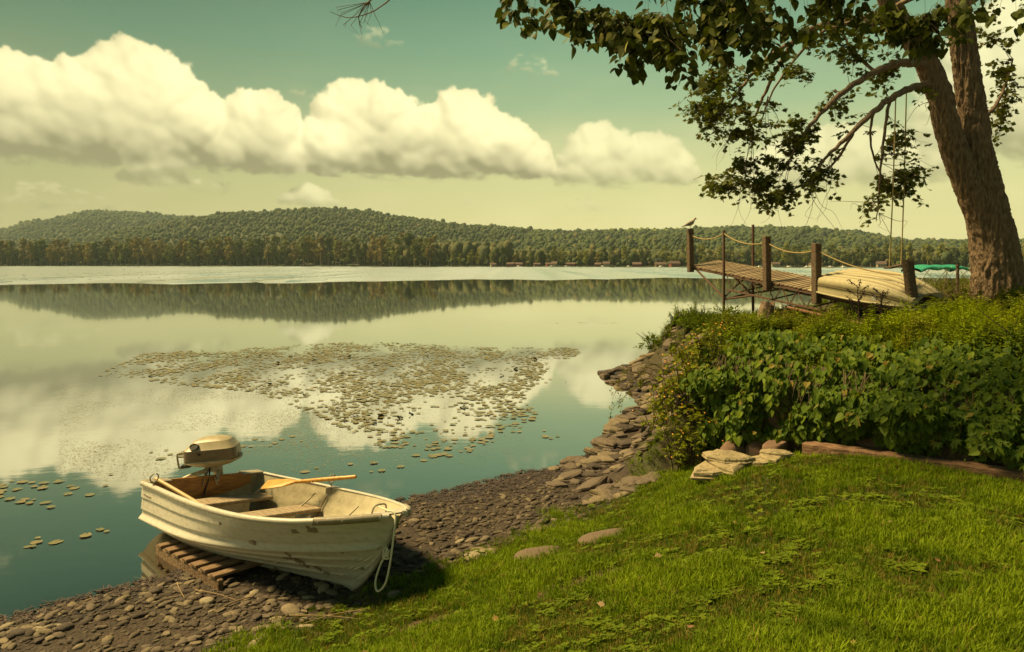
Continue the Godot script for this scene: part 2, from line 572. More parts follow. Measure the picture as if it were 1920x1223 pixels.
func build_water() -> void:
	var m := StandardMaterial3D.new()
	m.resource_name = "calm_water"
	m.albedo_color = lin(Color(0.29, 0.275, 0.215))
	m.metallic = 1.0
	m.roughness = 0.03
	m.clearcoat_enabled = true
	m.clearcoat = 1.0
	m.clearcoat_roughness = 0.03
	m.normal_enabled = true
	m.normal_texture = bump_tex(0.012, 6.0, 21, 4, 1024)
	m.normal_scale = 0.022
	m.uv1_triplanar = true
	m.uv1_world_triplanar = true
	m.uv1_scale = Vector3(0.07, 0.07, 0.20)
	M.water = m
	var far := m.duplicate()
	far.resource_name = "wind_ruffled_water"
	far.roughness = 0.16
	far.clearcoat_roughness = 0.16
	far.normal_scale = 0.12
	# the calm water ends along a wandering line where the breeze begins
	var a := st_new()
	var b := st_new(false)
	n3.seed = 31; n3.frequency = 0.01; n3.fractal_octaves = 4
	var xs := []
	var x := -900.0
	while x < 900.0:
		xs.append(x); x += 4.0 if absf(x) < 130.0 else 60.0
	for i in xs.size() - 1:
		var e := []
		for k in 2:
			var q: float = xs[i + k]
			e.append(lerp_list([[-900.0, 120.0], [-90.0, 104.0], [-40.0, 118.0], [0.0, 146.0], [50.0, 160.0], [900.0, 160.0]], q) + 14.0 * n3.get_noise_2d(q * 3.0, 1.0) + 9.0 * n3.get_noise_2d(q * 40.0, 7.0))
		quad(a, V(xs[i], 0, -60), V(xs[i + 1], 0, -60), V(xs[i + 1], 0, e[1]), V(xs[i], 0, e[0]))
		var d0: float = e[0]
		var d1: float = e[1]
		while d0 < 1000.0:
			var w := 2.4 + d0 * 0.012
			var hgt := w * 0.068 * (1.0 + 0.35 * n3.get_noise_2d(d0 * 7.0, xs[i] * 0.4))
			quad(b, V(xs[i], 0, d0), V(xs[i + 1], 0, d1), V(xs[i + 1], hgt, d1 + w), V(xs[i], hgt, d0 + w))
			quad(b, V(xs[i], hgt, d0 + w), V(xs[i + 1], hgt, d1 + w), V(xs[i + 1], 0, d1 + w * 1.4), V(xs[i], 0, d0 + w * 1.4))
			d0 += w * 1.4
			d1 += w * 1.4
	tag(put(fin(a), "lake", m), "", "", "", "structure")
	tag(put(fin(b), "lake_ruffled_by_wind", far), "", "", "", "structure")

# ------------------------------------------------------------------ far shore
# crest of each hill: [tangent of the bearing from the lawn, tangent of the elevation], then distance of the foot and of the crest
const HILLS := [
	["forested_hill", [[-1.1, 0.03], [-0.70, 0.047], [-0.656, 0.058], [-0.569, 0.072], [-0.518, 0.070], [-0.46, 0.065], [-0.335, 0.058], [-0.19, 0.045], [0.0, 0.03]], 1500.0, 3100.0],
	["forested_hill", [[-1.1, 0.012], [-0.7, 0.028], [-0.59, 0.036], [-0.518, 0.050], [-0.46, 0.061], [-0.372, 0.071], [-0.263, 0.0765], [-0.204, 0.073], [-0.153, 0.0645], [-0.044, 0.0515], [0.088, 0.044], [0.21, 0.034], [0.39, 0.02], [0.7, 0.01]], 830.0, 2000.0],
	["forested_hill", [[-0.2, 0.02], [-0.04, 0.034], [0.03, 0.040], [0.088, 0.0435], [0.21, 0.0472], [0.38, 0.0495], [0.467, 0.043], [0.554, 0.0315], [0.63, 0.0305], [0.7, 0.030], [1.1, 0.034]], 600.0, 1750.0],
]
func shore_d(t: float) -> float:
	return lerp_list([[-1.2, 900.0], [-0.7, 850.0], [-0.4, 800.0], [0.0, 640.0], [0.25, 575.0], [0.5, 520.0], [0.7, 470.0], [1.2, 420.0]], t)

func hill_y(h: Array, t: float, f: float) -> float:
	# f runs from 0 at the foot to 1 at the crest
	var crest: float = EYE + lerp_list(h[1], t) * h[3] - 9.0
	var e := smoothstep(0.0, 1.0, f) * 0.55 + f * 0.45
	var lumps: float = n1.get_noise_2d(t * 150.0 + h[3], f * 40.0) * 12.0 * f * (1.0 - f) * 3.0
	return lerpf(0.6, crest, e if f <= 1.0 else 1.0 - (f - 1.0) * 1.2) + lumps

func hill_point(h: Array, t: float, f: float) -> Vector3:
	var d: float = lerpf(maxf(shore_d(t) + 4.0, h[2] - 240.0), h[3], f)
	return V(t * d, hill_y(h, t, f), d)

func blob(seed_: int, squash: float) -> ArrayMesh:
	# lumpy crown seen from afar
	var n := FastNoiseLite.new()
	n.seed = seed_
	n.frequency = 1.3
	var s := st_new()
	var rings := []
	for j in 7:
		var a := PI * j / 6.0
		var ring := PackedVector3Array()
		for i in 9:
			var b := TAU * i / 9.0
			var p := Vector3(sin(a) * cos(b), -cos(a), sin(a) * sin(b))
			ring.append(p * Vector3(1, squash, 1) * (1.0 + 0.45 * n.get_noise_3dv(p * 1.7)))
		rings.append(ring)
	loft(s, rings, true, false, false)
	return fin(s)

func clump_crown(seed_: int, faces: int, height: float, width: float, size: float, base := 0.25) -> ArrayMesh:
	# leaf clumps spread through the volume of several lobes
	var r := RandomNumberGenerator.new()
	r.seed = seed_
	var lobes := []
	for i in 9:
		var f := r.randf()
		var w := width * 0.5 * (0.35 + 0.65 * sin(PI * clampf(0.15 + f * 0.8, 0.0, 1.0)))
		var a := r.randf() * TAU
		var q := r.randf_range(0.1, 0.6) * w
		lobes.append([Vector3(cos(a) * q, height * (base + (1.0 - base) * f * 0.85 + 0.04), sin(a) * q), w * r.randf_range(0.42, 0.7)])
	lobes.append([Vector3(0, height * 0.9, 0), width * 0.2])
	var s := st_new(false)
	for i in faces:
		var l: Array = lobes[r.randi() % lobes.size()]
		var n := Vector3(r.randfn(), r.randfn(), r.randfn()).normalized()
		var p: Vector3 = l[0] + n * l[1] * r.randf_range(0.55, 1.0)
		n = (n + Vector3(r.randfn(), r.randfn() + 0.6, r.randfn()) * 0.5).normalized()
		var u := n.cross(Vector3(r.randfn(), r.randfn(), r.randfn())).normalized()
		var w := n.cross(u)
		var z := size * r.randf_range(0.6, 1.3)
		var tone := r.randf_range(0.75, 1.15)
		s.set_color(Color(tone, tone, tone))
		tri(s, p + u * z, p + w * z * 0.8, p - u * z * 0.8)
		tri(s, p + u * z, p - u * z * 0.8, p - w * z * 0.9)
	return fin(s)

func build_far_shore() -> void:
	n1.seed = 41; n1.frequency = 0.05; n1.fractal_octaves = 4
	var crowns := []
	for i in 5: crowns.append(blob(50 + i, 1.15))
	var floor_m := mat("forest_floor", [Color(0.035, 0.045, 0.014), Color(0.05, 0.055, 0.02)], 0.95, Vector3.ONE * 0.02, 0.02, 0.0, true)
	var leaf_m := tinted("far_foliage", 0.9)
	var hi := 0
	for h in HILLS:
		var s := st_new()
		var rows := []
		var cols := 90
		for j in 14:
			var ring := PackedVector3Array()
			for i in cols:
				ring.append(hill_point(h, lerpf(h[1][0][0], h[1][-1][0], float(i) / (cols - 1)), j / 11.0))
			rows.append(ring)
		loft(s, rows, false, false, false)
		tag(put(fin(s), "hill", floor_m), "", "", "", "structure")
		var xf := [[], [], [], [], []]
		var co := [[], [], [], [], []]
		for i in (30000 if hi == 2 else 24000):
			var t := rr(h[1][0][0], h[1][-1][0])
			if absf(t) > 0.85: continue
			var f := pow(rng.randf(), 0.8) * 1.04
			var p := hill_point(h, t, f)
			var k := rng.randi() % 5
			var big := rr(1.7, 4.0) * (1.35 if h[3] > 2500.0 else 1.0) * lerpf(0.62, 1.0, clampf(f * 1.4, 0.0, 1.0))
			if rng.randf() < 0.08: big *= 1.6
			xf[k].append(Transform3D(Basis(Vector3.UP, rr(0, TAU)).scaled(Vector3(big, big * rr(0.8, 1.3), big)), p + Vector3(0, big * 0.7 + rr(0.0, 5.0), 0)))
			var mass := clampf(0.5 + 1.1 * n1.get_noise_2d(t * 260.0 + 40.0, f * 90.0), 0.0, 1.0)
			var c := Color(0.020, 0.038, 0.009).lerp(Color(0.066, 0.088, 0.014), mass * 0.7 + rr(0, 0.3))
			if rng.randf() < 0.10: c = Color(0.015, 0.028, 0.012)
			if rng.randf() < 0.03: c = Color(0.11, 0.09, 0.025)
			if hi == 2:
				# sunlit meadow patch high on the right-hand hill, sunlight painted into the crown colour
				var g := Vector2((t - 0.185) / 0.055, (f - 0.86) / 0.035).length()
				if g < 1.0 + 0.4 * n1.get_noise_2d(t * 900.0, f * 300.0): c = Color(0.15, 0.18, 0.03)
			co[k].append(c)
		var names_ := ["distant woodland on the far left ridge", "woodland covering the broad main hill across the lake", "woodland covering the lower hill behind the dock"]
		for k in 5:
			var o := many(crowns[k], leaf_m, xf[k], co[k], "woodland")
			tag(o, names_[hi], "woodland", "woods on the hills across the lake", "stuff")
		hi += 1
	# flat strip of shore under the trees
	var st := st_new()
	var r0 := PackedVector3Array()
	var r1 := PackedVector3Array()
	var r2 := PackedVector3Array()
	for i in 120:
		var t := lerpf(-1.15, 1.15, i / 119.0)
		var d := shore_d(t) + 3.0 * n1.get_noise_1d(i * 9.0)
		r0.append(V(t * d, -0.4, d - 1.5)); r1.append(V(t * d, 0.7, d)); r2.append(V(t * (d + 320.0), 3.0, d + 320.0))
	loft(st, [r0, r1, r2], false, false, false)
	tag(put(fin(st), "far_shore", floor_m), "", "", "", "structure")
	# trees of the wood's edge, one by one
	var protos := []
	var bark := mat("far_bark", [Color(0.26, 0.20, 0.13)], 0.9)
	for i in 7:
		var hgt := 1.0
		var slim := i >= 5
		var s := st_new()
		tube(s, [Vector3.ZERO, Vector3(0.012, 0.3, 0.005), Vector3(0, 0.62, 0), Vector3(0.01, 0.9, 0)], [0.016, 0.012, 0.008, 0.003], 6)
		for b in 5:
			var a := TAU * b / 5.0 + i
			var y := 0.36 + 0.09 * b
			tube(s, [Vector3(0, y, 0), Vector3(cos(a) * 0.09, y + 0.07, sin(a) * 0.09), Vector3(cos(a) * 0.17, y + 0.17, sin(a) * 0.17)], [0.006, 0.004, 0.002], 5)
		protos.append([fin(s), clump_crown(80 + i, 420, 1.0, 0.36 if slim else 0.52, 0.036, 0.16 if slim else 0.2)])
	var tints := []
	for c in [Color(0.12, 0.14, 0.018), Color(0.18, 0.19, 0.02), Color(0.07, 0.095, 0.018), Color(0.22, 0.17, 0.03), Color(0.18, 0.14, 0.034)]:
		var m := tinted("edge_leaves", 0.9, 0.0, 1.0, 0.7)
		m.albedo_color = lin(c)
		tints.append(m)
	var looks := ["green", "light green", "dark green", "yellowing", "brownish green"]
	var count := 0
	for i in 290:
		var t := lerpf(-0.84, 0.80, (i + rr(-0.4, 0.4)) / 290.0)
		var d := shore_d(t) + rr(2.0, 26.0)
		var k := rng.randi() % protos.size()
		var c := 0
		var u := rng.randf()
		if t < -0.1: c = 3 if u < 0.2 else 4 if u < 0.45 else 0 if u < 0.8 else 2
		else: c = 1 if u < 0.35 else 0 if u < 0.75 else 2 if u < 0.96 else 3
		var hgt := (rr(24.0, 34.0) if t < -0.1 else rr(11.0, 19.0)) * (1.0 if rng.randf() < 0.8 else 0.6)
		var o := thing("shore_tree", looks[c] + " broadleaf tree standing along the far shore of the lake", "tree", V(t * d, 0.68, d), rr(0, TAU), "trees along the far shore")
		var sc := Transform3D(Basis.from_scale(Vector3(hgt * rr(0.85, 1.2), hgt, hgt * rr(0.85, 1.2))), Vector3.ZERO)
		put(protos[k][0], "trunk", bark, o, sc)
		put(protos[k][1], "crown", tints[c], o, sc)
	# more wood close behind the edge
	var xf2 := []
	var co2 := []
	for i in 6500:
		var t := rr(-0.85, 0.85)
		var back := rr(20.0, 260.0)
		var d := shore_d(t) + back
		var big := rr(3.0, 5.6) if t < 0.05 else rr(2.4, 4.4)
		var y := 3.0 * back / 320.0 + (16.0 if t < 0.0 else 9.0) * rr(0.55, 1.05)
		xf2.append(Transform3D(Basis(Vector3.UP, rr(0, TAU)).scaled(Vector3(big, big * 1.4, big)), V(t * d, y, d)))
		co2.append(Color(0.045, 0.06, 0.017).lerp(Color(0.09, 0.085, 0.024), rng.randf()))
	tag(many(crowns[1], leaf_m, xf2, co2, "woodland"), "wood close behind the trees of the far shore", "woodland", "", "stuff")
	build_hamlet()

func build_hamlet() -> void:
	var walls := [mat("barn_red", [Color(0.17, 0.05, 0.035)], 0.85), mat("house_cream", [Color(0.30, 0.26, 0.18)], 0.8), mat("house_brown", [Color(0.16, 0.09, 0.055)], 0.85)]
	var roof := mat("house_roof", [Color(0.10, 0.065, 0.05)], 0.9)
	var glass := mat("house_glass", [Color(0.03, 0.035, 0.04)], 0.15)
	var tone := ["red", "cream", "brown"]
	var spots := [[-0.026, 1], [-0.002, 0], [0.009, 0], [0.034, 2], [0.051, 0], [0.058, 1], [0.081, 0], [0.118, 2], [0.129, 1], [0.171, 0], [0.203, 2], [0.222, 0], [0.36, 1], [0.415, 1], [0.505, 1]]
	for q in spots:
		var d := shore_d(q[0]) - 1.0
		var w := rr(4.0, 8.0)
		var hh := rr(2.0, 2.8)
		var o := thing("lakeside_cottage", tone[q[1]] + " cottage with a pitched roof at the far water's edge", "cottage", V(q[0] * d, 0.5, d), rr(-0.3, 0.3), "cottages along the far shore")
		put(boxm(Vector3(w, hh, 5.0), 0.02), "wall", walls[q[1]], o, Transform3D(Basis(), Vector3(0, hh * 0.5, 0)))
		var s := st_new(false)
		var e := w * 0.5 + 0.4
		var rh := rr(1.2, 2.0)
		quad(s, Vector3(-e, hh, 3), Vector3(e, hh, 3), Vector3(e, hh + rh, 0), Vector3(-e, hh + rh, 0))
		quad(s, Vector3(e, hh, -3), Vector3(-e, hh, -3), Vector3(-e, hh + rh, 0), Vector3(e, hh + rh, 0))
		tri(s, Vector3(e, hh, 3), Vector3(e, hh, -3), Vector3(e, hh + rh, 0))
		tri(s, Vector3(-e, hh, -3), Vector3(-e, hh, 3), Vector3(-e, hh + rh, 0))
		quad(s, Vector3(-e, hh, 3), Vector3(-e, hh, -3), Vector3(e, hh, -3), Vector3(e, hh, 3))
		put(fin(s), "roof", roof, o)
		for k in 3:
			put(boxm(Vector3(0.9, 1.1, 0.1), 0.01), "window", glass, o, Transform3D(Basis(), Vector3((k - 1) * w * 0.3, hh * 0.55, 2.52)))
	var white := mat("white_hull", [Color(0.75, 0.72, 0.62)], 0.5)
	for i in 16:
		var t: float = [0.005, 0.05, 0.07, 0.12, 0.155, 0.2, 0.27, 0.3, 0.335, 0.35, 0.375, 0.4, 0.43, 0.45, 0.52, 0.56][i]
		var d := shore_d(t) - rr(7.0, 12.0)
		var o := thing("moored_motorboat", "small white motorboat moored off the far shore", "boat", V(t * d, -0.1, d), PI * 0.5 + rr(-0.5, 0.5), "white boats moored at the far shore")
		var rings := []
		for k in 9:
			var u := k / 8.0
			var hw := 1.0 * sqrt(maxf(1.0 - pow(u, 3.0), 0.0)) + 0.02
			rings.append(PackedVector3Array([Vector3(-hw * 0.6, 0, u * 5.4), Vector3(hw * 0.6, 0, u * 5.4), Vector3(hw, 0.8 + u * 0.25, u * 5.4), Vector3(-hw, 0.8 + u * 0.25, u * 5.4)]))
		var s := st_new(false)
		loft(s, rings, true, true, true, false)
		put(fin(s), "hull", white, o)
		put(boxm(Vector3(1.3, 0.75, 1.8), 0.1), "cabin", white, o, Transform3D(Basis(), Vector3(0, 1.2, 2.3)))

# ------------------------------------------------------------------ the rowing boat with its outboard
const BL := 3.40
func boat_sheer(x: float) -> float:
	var f := x / BL
	return 0.545 + 0.03 * sin(PI * clampf(f / 0.8, 0.0, 1.0)) + 0.27 * pow(f, 2.6)
func boat_keel(x: float) -> float:
	var f := x / BL
	if f < 0.77: return 0.03 * pow(maxf(0.0, 0.25 - f) * 4.0, 2.0)
	return 0.74 * pow((f - 0.77) / 0.23, 2.2)
func boat_rail(f: float) -> float:
	return lerpf(0.16, 0.53, pow(f, 1.5))
# half width of the hull at a height: waterlines that run out at the raked stem
func boat_half(x: float, y: float) -> float:
	var f := x / BL
	var r := boat_rail(f)
	var fwd := smoothstep(0.2, 0.95, f)
	var zf: float
	if y < r: zf = lerpf(0.93, 0.86, fwd) * pow(maxf(y, 0.0) / r, lerpf(0.22, 0.62, fwd))
	else: zf = lerpf(lerpf(0.93, 0.86, fwd), 1.0, pow((y - r) / maxf(boat_sheer(x) - r, 0.05), 0.85))
	var fs := 0.77 + 0.23 * pow(clampf(y / 0.74, 0.0, 1.0), 1.0 / 2.2) + 0.02 * clampf((y - 0.74) / 0.1, 0.0, 1.0)
	var g := clampf(y / 0.8, 0.0, 1.0)
	var u := clampf((fs - f) / lerpf(0.66, 0.44, g), 0.0, 1.0)
	return 0.76 * zf * (1.0 - pow(1.0 - u, lerpf(1.7, 2.9, g))) * lerpf(0.885, 1.0, smoothstep(0.0, 0.42, f))
func boat_beam(x: float) -> float:
	return boat_half(x, boat_sheer(x))
# point of the skin: t from 0 at the keel over 0.55 at the spray rail to 1 at the gunwale
func boat_skin(x: float, t: float, out := 0.0) -> Vector2:
	var f := x / BL
	var y0 := boat_keel(x)
	var y1 := boat_sheer(x)
	var r := maxf(boat_rail(f), minf(y0 + 0.02, y1 - 0.02))
	var y: float
	if t < 0.55: y = lerpf(y0, r, pow(t / 0.55, lerpf(2.4, 1.0, smoothstep(0.2, 0.8, f))))
	else: y = lerpf(r, y1, (t - 0.55) / 0.45)
	var p := Vector2(boat_half(x, y), y)
	if out != 0.0:
		var pa := boat_skin(x, maxf(t - 0.01, 0.0))
		var pb := boat_skin(x, minf(t + 0.01, 1.0))
		var d := (pb - pa).normalized()
		p += Vector2(d.y, -d.x) * out
	return p
func boat_relief(t: float, f: float) -> float:
	# pressed ribs below, spray rail, lapped strakes above; told by height so that they run level to the stem
	var y := boat_skin(f * BL, t).y
	var r := boat_rail(f)
	var o := 0.0
	var fade := 1.0 - smoothstep(0.93, 0.985, f)
	for c in [0.24, 0.44, 0.62, 0.80]:
		o += 0.016 * exp(-pow((y - c * r) / 0.0075, 2.0)) * smoothstep(0.30, 0.5, f) * fade
	var q := (y - r - 0.012) / 0.022
	o += 0.045 * (exp(-q * q * 2.6) if q < 0.0 else exp(-q * q * 0.5)) * fade
	var v := (y - r) / (boat_sheer(f * BL) - r)
	if v > 0.28 and v < 0.60: o += 0.016 * (0.60 - v) / 0.32 * fade
	elif v >= 0.60: o += 0.016 * clampf((0.92 - v) / 0.32, 0.0, 1.0) * fade
	return o

func build_boat() -> void:
	var paint := StandardMaterial3D.new()
	paint.resource_name = "cream_paint"
	paint.albedo_texture = noise_tex(0.012, [Color(0.22, 0.185, 0.12), Color(0.42, 0.395, 0.335), Color(0.47, 0.445, 0.385), Color(0.49, 0.465, 0.405), Color(0.51, 0.485, 0.43)], 61, 6, 1024)
	paint.roughness = 0.42
	paint.uv1_triplanar = true
	paint.uv1_scale = Vector3(0.9, 1.6, 0.9)
	paint.normal_enabled = true
	paint.normal_texture = bump_tex(0.02, 4.0, 62, 4)
	paint.normal_scale = 0.12
	var inner := mat("inner_paint", [Color(0.27, 0.235, 0.155), Color(0.38, 0.34, 0.235), Color(0.42, 0.38, 0.265)], 0.55, Vector3.ONE * 1.2, 0.02, 0.15)
	var grey_wood := mat("weathered_wood", [Color(0.16, 0.115, 0.075), Color(0.30, 0.23, 0.15), Color(0.40, 0.32, 0.21)], 0.85, Vector3(0.8, 6, 6), 0.02, 0.5)
	var varnish := mat("varnished_board", [Color(0.14, 0.055, 0.012), Color(0.28, 0.12, 0.025), Color(0.36, 0.17, 0.04)], 0.35, Vector3(6, 6, 0.8), 0.02, 0.2)
	var metal := mat("aged_aluminium", [Color(0.20, 0.17, 0.13), Color(0.33, 0.29, 0.22)], 0.5, Vector3.ONE * 3, 0.02, 0.2)
	var dark := mat("black_rubber", [Color(0.015, 0.013, 0.012)], 0.5)
	var o := thing("rowing_boat", "cream lapstrake rowing boat beached with its bow on the gravel", "boat")
	o.transform = Transform3D(Basis(Vector3.UP, -0.73) * Basis(Vector3(0, 0, 1), 0.022) * Basis(Vector3.RIGHT, -0.125), Vector3(-3.54, -0.055, -8.25))
	var ts := []
	var t := 0.0
	while t < 1.0001:
		ts.append(minf(t, 1.0))
		t += 0.006 if t > 0.19 and t < 0.92 else 0.02
	for lap in [0.6755, 0.6765, 0.8195, 0.8205]: ts.append(lap)
	ts.sort()
	var rings := []
	var inside := []
	var ns := 46
	for i in ns + 1:
		var x := BL * (1.0 - pow(1.0 - float(i) / ns, 1.25))
		var ring := PackedVector3Array()
		var rin := PackedVector3Array()
		for side in [1, -1]:
			var n: int = ts.size()
			for k in n:
				var tt: float = ts[n - 1 - k] if side == 1 else ts[k]
				if side == -1 and k == 0: continue
				var p := boat_skin(x, tt, boat_relief(tt, x / BL))
				ring.append(Vector3(x, p.y, p.x * side))
		for side in [1, -1]:
			for k in 25:
				if side == -1 and k == 0: continue
				var tt := 1.0 - k / 24.0 if side == 1 else k / 24.0
				var groove := 0.004 if (k % 4 == 1) else 0.0
				var p := boat_skin(minf(x, BL * 0.985), tt, -0.012 - groove)
				rin.append(Vector3(minf(x, BL * 0.985) + 0.0, p.y + 0.001, maxf(p.x, 0.0) * side))
		rings.append(ring)
		rin.reverse()
		inside.append(rin)
	var s := st_new()
	loft(s, rings, false, false, false)
	var hull := put(fin(s), "hull", paint, o)
	s = st_new()
	loft(s, inside, false, false, false)
	put(fin(s), "inner_skin", inner, o)
	# transom plate with a wooden board inside
	s = st_new(false)
	var r0: PackedVector3Array = rings[0]
	var back := PackedVector3Array()
	for p in r0: back.append(p)
	var mid := Vector3(0, 0.33, 0)
	for k in back.size() - 1:
		tri(s, mid, back[k + 1], back[k])
		tri(s, mid + Vector3(0.012, 0, 0), back[k] + Vector3(0.012, 0, 0), back[k + 1] + Vector3(0.012, 0, 0))
	tri(s, mid, back[0], back[-1])
	tri(s, mid + Vector3(0.012, 0, 0), back[-1] + Vector3(0.012, 0, 0), back[0] + Vector3(0.012, 0, 0))
	put(fin(s), "transom", inner, o)
	s = st_new(false)
	var lo := []
	for k in 21:
		var z := lerpf(-0.56, 0.56, k / 20.0)
		lo.append(Vector2(z, 0.325 + 0.11 * pow(absf(z) / 0.56, 2.0)))
	for k in 20:
		var a: Vector2 = lo[k]
		var b: Vector2 = lo[k + 1]
		quad(s, Vector3(0.05, a.y, a.x), Vector3(0.05, 0.555, a.x), Vector3(0.05, 0.555, b.x), Vector3(0.05, b.y, b.x))
		quad(s, Vector3(0.012, a.y, a.x), Vector3(0.05, a.y, a.x), Vector3(0.05, b.y, b.x), Vector3(0.012, b.y, b.x))
		quad(s, Vector3(0.05, 0.555, a.x), Vector3(0.012, 0.555, a.x), Vector3(0.012, 0.555, b.x), Vector3(0.05, 0.555, b.x))
	put(fin(s), "transom_board", varnish, o)
	for side in [-1, 1]:
		put(boxm(Vector3(0.16, 0.018, 0.26), 0.005), "corner_plate", metal, o, Transform3D(Basis(), Vector3(0.06, 0.557, side * 0.545)))
		# gunwale: a rolled rail along the sheer
		s = st_new()
		var pts := []
		for i in 49:
			var x := BL * minf(1.0 - pow(1.0 - i / 48.0, 1.3), 0.998)
			pts.append(Vector3(x, boat_sheer(x), boat_beam(x) * side))
		var gr := []
		for i in pts.size():
			var d: Vector3 = (pts[mini(i + 1, 48)] - pts[maxi(i - 1, 0)]).normalized()
			var outw: Vector3 = d.cross(Vector3.UP).normalized() * side
			var ring := PackedVector3Array()
			for q in [[0.022, -0.034], [0.026, -0.006], [0.016, 0.010], [-0.012, 0.012], [-0.024, 0.0], [-0.014, -0.012], [-0.002, -0.03]]:
				ring.append(pts[i] + outw * q[0] + Vector3(0, q[1], 0))
			if side == -1: ring.reverse()
			gr.append(ring)
		for g in gr:
			g.reverse()
		loft(s, gr, true, true, true)
		put(fin(s), "gunwale", paint, o)
		# aluminium strip bolted round the bow
		s = st_new()
		gr = []
		for i in 30:
			var x := BL * lerpf(0.86, 0.985, i / 29.0)
			var x2 := x + 0.004
			var d := Vector3(0.02, boat_sheer(x + 0.02) - boat_sheer(x), (boat_beam(minf(x + 0.02, BL)) - boat_beam(x)) * side).normalized()
			var outw: Vector3 = d.cross(Vector3.UP).normalized() * side
			var p: Vector3 = Vector3(x2, boat_sheer(x), boat_beam(x) * side) + outw * 0.032
			gr.append(PackedVector3Array([p + Vector3(0, -0.040, 0), p + Vector3(0, 0.013, 0), p - outw * 0.03 + Vector3(0, 0.022, 0), p - outw * 0.034 + Vector3(0, 0.012, 0)]))
			if side == 1: gr[-1].reverse()
		loft(s, gr, true, true, true)
		var guard := put(fin(s), "bow_guard", metal, o)
		for f in [0.875, 0.925]:
			var x: float = BL * f
			s = st_new()
			tube(s, [Vector3(x, boat_sheer(x) - 0.018, (boat_beam(x) + 0.030) * side), Vector3(x + 0.01, boat_sheer(x) - 0.018, (boat_beam(x) + 0.044) * side)], [0.011, 0.008], 8)
			put(fin(s), "bolt", metal, guard)
	# breasthook plate and mooring handle at the bow
	s = st_new(false)
	var plate := []
	for i in 7:
		var x := BL * lerpf(0.90, 0.99, i / 6.0)
		plate.append(Vector3(x, boat_sheer(x) + 0.002, boat_beam(x) - 0.01))
	for i in 6:
		var a: Vector3 = plate[i]
		var b: Vector3 = plate[i + 1]
		quad(s, Vector3(a.x, a.y, -a.z), a, b, Vector3(b.x, b.y, -b.z))
		quad(s, a - Vector3(0, 0.012, 0), Vector3(a.x, a.y - 0.012, -a.z), Vector3(b.x, b.y - 0.012, -b.z), b - Vector3(0, 0.012, 0))
	quad(s, plate[0] - Vector3(0, 0.012, 0), plate[0], Vector3(plate[0].x, plate[0].y, -plate[0].z), Vector3(plate[0].x, plate[0].y - 0.012, -plate[0].z))
	put(fin(s), "breasthook", paint, o)
	var hb := Vector3(BL * 0.935, boat_sheer(BL * 0.935), 0.0)
	put(tubem(curve([hb + Vector3(-0.02, 0, 0.075), hb + Vector3(-0.01, 0.06, 0.06), hb + Vector3(0, 0.075, 0), hb + Vector3(-0.01, 0.06, -0.06), hb + Vector3(-0.02, 0, -0.075)], 16), [0.008], 7), "bow_handle", metal, o)
	# stem band
	s = st_new()
	var sp := []
	for i in 22:
		var x := BL * lerpf(0.70, 0.998, i / 21.0)
		sp.append(Vector3(x + 0.004, boat_keel(x) - 0.004, 0))
	sp.append(Vector3(BL + 0.006, 0.70, 0))
	sp.append(Vector3(BL + 0.004, 0.80, 0))
	tube(s, sp, [0.016], 8)
	put(fin(s), "stem_band", metal, o)
	# thwarts
	for q in [[0.10, 0.33, 0.28], [0.36, 0.36, 0.25], [0.62, 0.40, 0.24]]:
		var x: float = BL * q[0]
		var w := boat_skin(x, 0.70).x * 2.0 - 0.07
		var th := put(boxm(Vector3(q[2], 0.035, w), 0.006), "thwart", grey_wood, o, Transform3D(Basis(), Vector3(x, q[1], 0)))
		put(boxm(Vector3(q[2] - 0.05, q[1] - 0.19, w * 0.56), 0.006), "thwart_box", inner, th, Transform3D(Basis(), Vector3(0, -(q[1] - 0.19) * 0.5 - 0.018, 0)))
		for side in [-1, 1]:
			put(tubem([Vector3(x - 0.05, q[1] + 0.02, side * (w * 0.5 - 0.14)), Vector3(x - 0.02, q[1] + 0.15, side * (w * 0.5 + 0.005))], [0.009], 6), "thwart_knee", inner, o)
	# row of rivets at the quarter
	for k in 5:
		put(tubem([Vector3(0.09 + 0.045 * k, 0.43, 0.655 + 0.004 * k), Vector3(0.09 + 0.045 * k, 0.43, 0.685 + 0.004 * k)], [0.007, 0.005], 7), "rivet", metal, o)
	# dried mud on the starboard bow, patches with an outline of their own
	var mud := mat("dried_mud", [Color(0.15, 0.115, 0.075), Color(0.25, 0.20, 0.13)], 0.95, Vector3.ONE * 6, 0.03)
	var rm := RandomNumberGenerator.new(); rm.seed = 4
	for q in [[0.70, 0.42, 0.10, 0.020], [0.735, 0.36, 0.14, 0.05], [0.77, 0.30, 0.09, 0.03], [0.72, 0.47, 0.05, 0.02], [0.79, 0.24, 0.07, 0.016], [0.845, 0.86, 0.11, 0.035], [0.80, 0.84, 0.08, 0.022], [0.60, 0.20, 0.08, 0.02], [0.66, 0.255, 0.06, 0.012], [0.90, 0.17, 0.06, 0.02], [0.55, 0.84, 0.04, 0.012], [0.87, 0.50, 0.03, 0.012]]:
		s = st_new()
		var cxy := Vector2(BL * q[0], q[1])
		var rim := []
		for k in 16:
			var a := TAU * k / 16.0
			var rad := rm.randf_range(0.45, 1.0)
			rim.append(cxy + Vector2(cos(a) * q[2] * rad * 0.55 - sin(a) * q[3] * 0.6, sin(a) * q[3] * rad * 2.0))
		var on := func(c: Vector2) -> Vector3:
			var p := boat_skin(minf(c.x, BL * 0.97), c.y, boat_relief(c.y, c.x / BL) + 0.0025)
			return Vector3(c.x, p.y, p.x)
